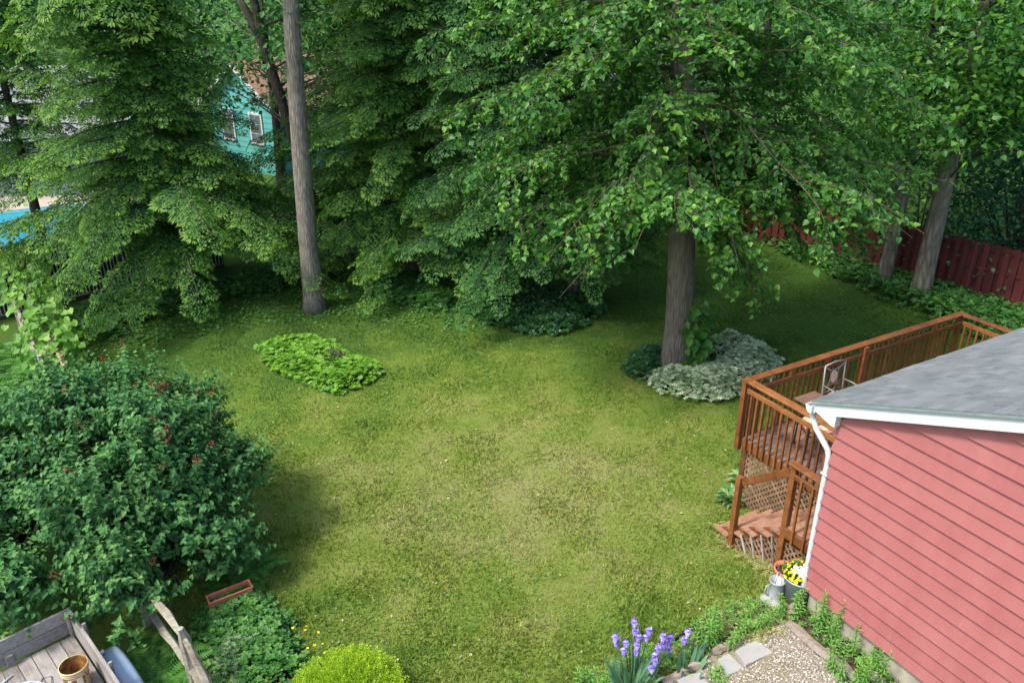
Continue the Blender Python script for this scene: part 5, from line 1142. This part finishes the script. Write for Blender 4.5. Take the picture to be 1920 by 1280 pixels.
# things lying in the trailer (local frame of the trailer floor)
def trl(x, y, z=FZ): return (K[0]+x*math.cos(AZ)-y*math.sin(AZ), K[1]+x*math.sin(AZ)+y*math.cos(AZ), z)
bk = thing('bucket', 'dented cream plastic bucket with tar and rust stains inside the trailer', 'bucket', trl(.92, -.24), AZ+R_(20))
lathe(MB(), [(0, .0), (.125, .0), (.132, .01), (.145, .26), (.156, .262), (.156, .272), (.147, .274), (.149, .288), (.158, .29), (.158, .30), (.15, .302), (.151, .315), (.160, .318), (.160, .335), (.150, .336)], 28).obj('body', 'bucket_plastic', bk, True)
lathe(MB(), [(.150, .336), (.142, .24), (.128, .02), (0, .018)], 28).obj('lining', 'bucket_inside', bk, True)
mb = MB(); n = 28; V = [(0, 0, .10)]+[((.133)*math.cos(i*.2244), .133*math.sin(i*.2244), .10+.01*math.sin(i*1.3)) for i in range(n)]; mb.add(V, [(0, 1+i, 1+(i+1) % n) for i in range(n)]).obj('residue', 'amber', bk)
mb = MB(); V = [(.03, .02, .112)]+[(.03+.085*math.cos(i*.628)*(1+.2*math.sin(i*2.)), .03+.07*math.sin(i*.628), .113) for i in range(10)]; mb.add(V, [(0, 1+i, 1+(i+1) % 10) for i in range(10)]).obj('tar_pool', 'tar', bk)
def patch(a0, a1, z0, z1, mat, name, dr):
    V = []; n = 8
    for i in range(n+1):
        a = a0+(a1-a0)*i/n
        for z in (z0, z1): r = .132+.013*(z-.01)/.25+dr; V.append((r*math.cos(a), r*math.sin(a), z))
    MB().add(V, [(2*i, 2*i+2, 2*i+3, 2*i+1) for i in range(n)]).obj(name, mat, bk)
FC = -1.57  # side of the bucket turned to the camera (local angle)
FC = math.atan2(-bk.location[1], -bk.location[0])-(AZ+R_(20))
patch(FC-.75, FC+.35, .05, .24, 'pale_label', 'label_sheet', .002); patch(FC-.45, FC-.1, .17, .225, 'print_red', 'label_print', .004)
for q in range(3): patch(FC+.42, FC+.58, .06+q*.06, .10+q*.06, 'print_dark', 'label_print', .003)
patch(FC+.7, FC+1.2, .19, .2, 'print_red', 'label_print', .003)
tube(MB(), [(.16, 0, .30), (.165, .06, .2), (.12, .12, .12), (.0, .165, .1), (-.12, .12, .13), (-.165, .05, .2), (-.16, 0, .30)], .003, 6).obj('handle', 'rust', bk)
hs_ = thing('hose', 'loops of pale braided hose on the trailer floor', 'hose', trl(.75, -.85), AZ); pts = []
for i in range(60):
    a = i*.27; r = .20+.05*math.sin(i*.31)+.002*i; pts.append((r*1.25*math.cos(a)+.05*math.sin(i*.13), r*math.sin(a)+.06*math.cos(i*.21), .014+.012*(i//23)+.004*math.sin(i)))
tube(MB(), pts, .011, 8).obj('loop', 'hose', hs_, True); tube(MB(), [(.1, .2, .012), (-.05, .38, .02), (-.2, .42, .012), (-.24, .33, .012), (-.05, .22, .02)], .005, 6).obj('cable', 'print_dark', hs_, True)
bxx = thing('rusty_box', 'rusty open metal box on the trailer floor at the left edge', 'box', trl(.55, -1.22), AZ+R_(8))
for x0, x1, y0, y1 in ((-.16, .16, -.11, -.104), (-.16, .16, .104, .11), (-.16, -.154, -.104, .104), (.154, .16, -.104, .104)): box(MB(), x0, x1, y0, y1, 0, .17).obj('side', 'rust', bxx)
box(MB(), -.154, .154, -.104, .104, .002, .02).obj('bottom', 'rust', bxx); box(MB(), -.15, .0, -.10, .10, .165, .169).obj('flap', 'rust', bxx)
pp = thing('white_pipe', 'short white plastic pipe on the trailer floor', 'pipe', trl(.28, -.95), AZ-R_(70)); tube(MB(), [(-.2, 0, .014), (.2, 0, .014)], .013, 10).obj('pipe', 'white_plastic', pp, True)

# ================================================================ NEIGHBOURS
pool = thing('swimming_pool', 'turquoise swimming pool beyond the dark slatted fence', 'pool', (-17.0, 27.7, 0), R_(24)); mb = MB(); n = 40
def ell(rx, ry, z): return [(rx*math.cos(2*math.pi*i/n), ry*math.sin(2*math.pi*i/n), z) for i in range(n)]
rg = [ell(4.3, 2.3, .0), ell(4.3, 2.3, .12), ell(3.9, 1.9, .13), ell(3.88, 1.88, -.3)]
MB().add(sum(rg, []), [(k*n+i, k*n+(i+1) % n, (k+1)*n+(i+1) % n, (k+1)*n+i) for k in range(3) for i in range(n)]).obj('wall', 'pool_liner', pool, True)
MB().add(ell(3.87, 1.87, .06), [tuple(range(n))]).obj('water', 'pool_water', pool)
o = box(MB(), -30, -12.2, 24.2, 33, -.1, .03).obj('pool_patio', 'patio_concrete'); struct(o)
def gable_house(loc, rz_, W, D, H, P, label, sid, roofm, trim, oh=.3, name='neighbour_house'):
    t = thing(name, label, 'house', loc, rz_, 'neighbouring buildings')
    k = int(H/.24)
    wl = prism(MB(), [(-W/2, -.2), (W/2, -.2), (W/2, H), (0, H+P), (-W/2, H)], lambda q: (q[0], -D/2, q[1]), lambda q: (q[0], D/2, q[1])).obj('wall', sid, t)
    for j in range(k+int(P/.24)):
        z = .1+j*.24; hw = W/2 if z+.24 < H else W/2*max(0, 1-(z+.24-H)/P)
        if hw < .15: continue
        pr = .02; V = [(-hw, -D/2-pr, z), (hw, -D/2-pr, z), (hw, -D/2-.003, z+.236), (-hw, -D/2-.003, z+.236), (-hw, -D/2+.01, z), (hw, -D/2+.01, z), (hw, -D/2+.01, z+.236), (-hw, -D/2+.01, z+.236)]
        MB().add(V, BOXF).obj('siding_board', sid, wl)
        if j < k:
            for s in (-1, 1): box(MB(), *sorted((s*(W/2-.01), s*(W/2+.018))), -D/2+.004, D/2, z, z+.225).obj('siding_board', sid, wl)
    for s in (-1, 1):
        L_ = math.hypot(W/2+oh, P*(W/2+oh)/(W/2)); sl = P/(W/2)
        prism(MB(), [(0, H+P+.12), (s*(W/2+oh), H-oh*sl+.12), (s*(W/2+oh), H-oh*sl), (0, H+P)], lambda q: (q[0], -D/2-oh, q[1]), lambda q: (q[0], D/2+oh, q[1])).obj('roof', roofm, t)
        prism(MB(), [(0, H+P+.10), (s*(W/2+oh), H-oh*sl+.10), (s*(W/2+oh), H-oh*sl-.08), (0, H+P-.08)], lambda q: (q[0], -D/2-oh-.03, q[1]), lambda q: (q[0], -D/2-oh-.002, q[1])).obj('fascia', trim, t)
        box(MB(), *sorted((s*(W/2+oh), s*(W/2+oh+.1))), -D/2-oh, D/2+oh, H-oh*sl-.06, H-oh*sl+.05).obj('gutter', trim, t)
    return t
def win(t, x, y, z, w_, h, face=-1):
    f = box(MB(), x-w_/2-.08, x+w_/2+.08, y-.05, y+.01, z-.08, z+h+.08).obj('window', 'white_trim', t)
    for i in range(2):
        for j in range(3): box(MB(), x-w_/2+i*w_/2+.015, x-w_/2+(i+1)*w_/2-.015, y-.06, y-.049, z+j*h/3+.015, z+(j+1)*h/3-.015).obj('pane', 'window_glass', f)
th_ = gable_house((-9.5, 39.6, 0), R_(-35), 4.6, 8, 2.95, 1.6, 'teal clapboard building with brown roof glimpsed through the trees', 'teal_siding', 'brown_roof', 'white_trim'); win(th_, .9, -4.02, 1.35, .7, 1.2); win(th_, -1.0, -4.02, 1.35, .7, 1.2)
gh_ = gable_house((-23.2, 35.5, 0), R_(94), 8, 15, 2.55, 1.9, 'grey neighbouring house with pale roof at the left edge', 'grey_siding', 'far_roof', 'white_trim', .4)
gable_house((-1.5, 46, 0), R_(80), 8, 14, 2.8, 2.0, 'pale house hidden far behind the middle trees', 'grey_siding', 'far_roof', 'white_trim', .4)
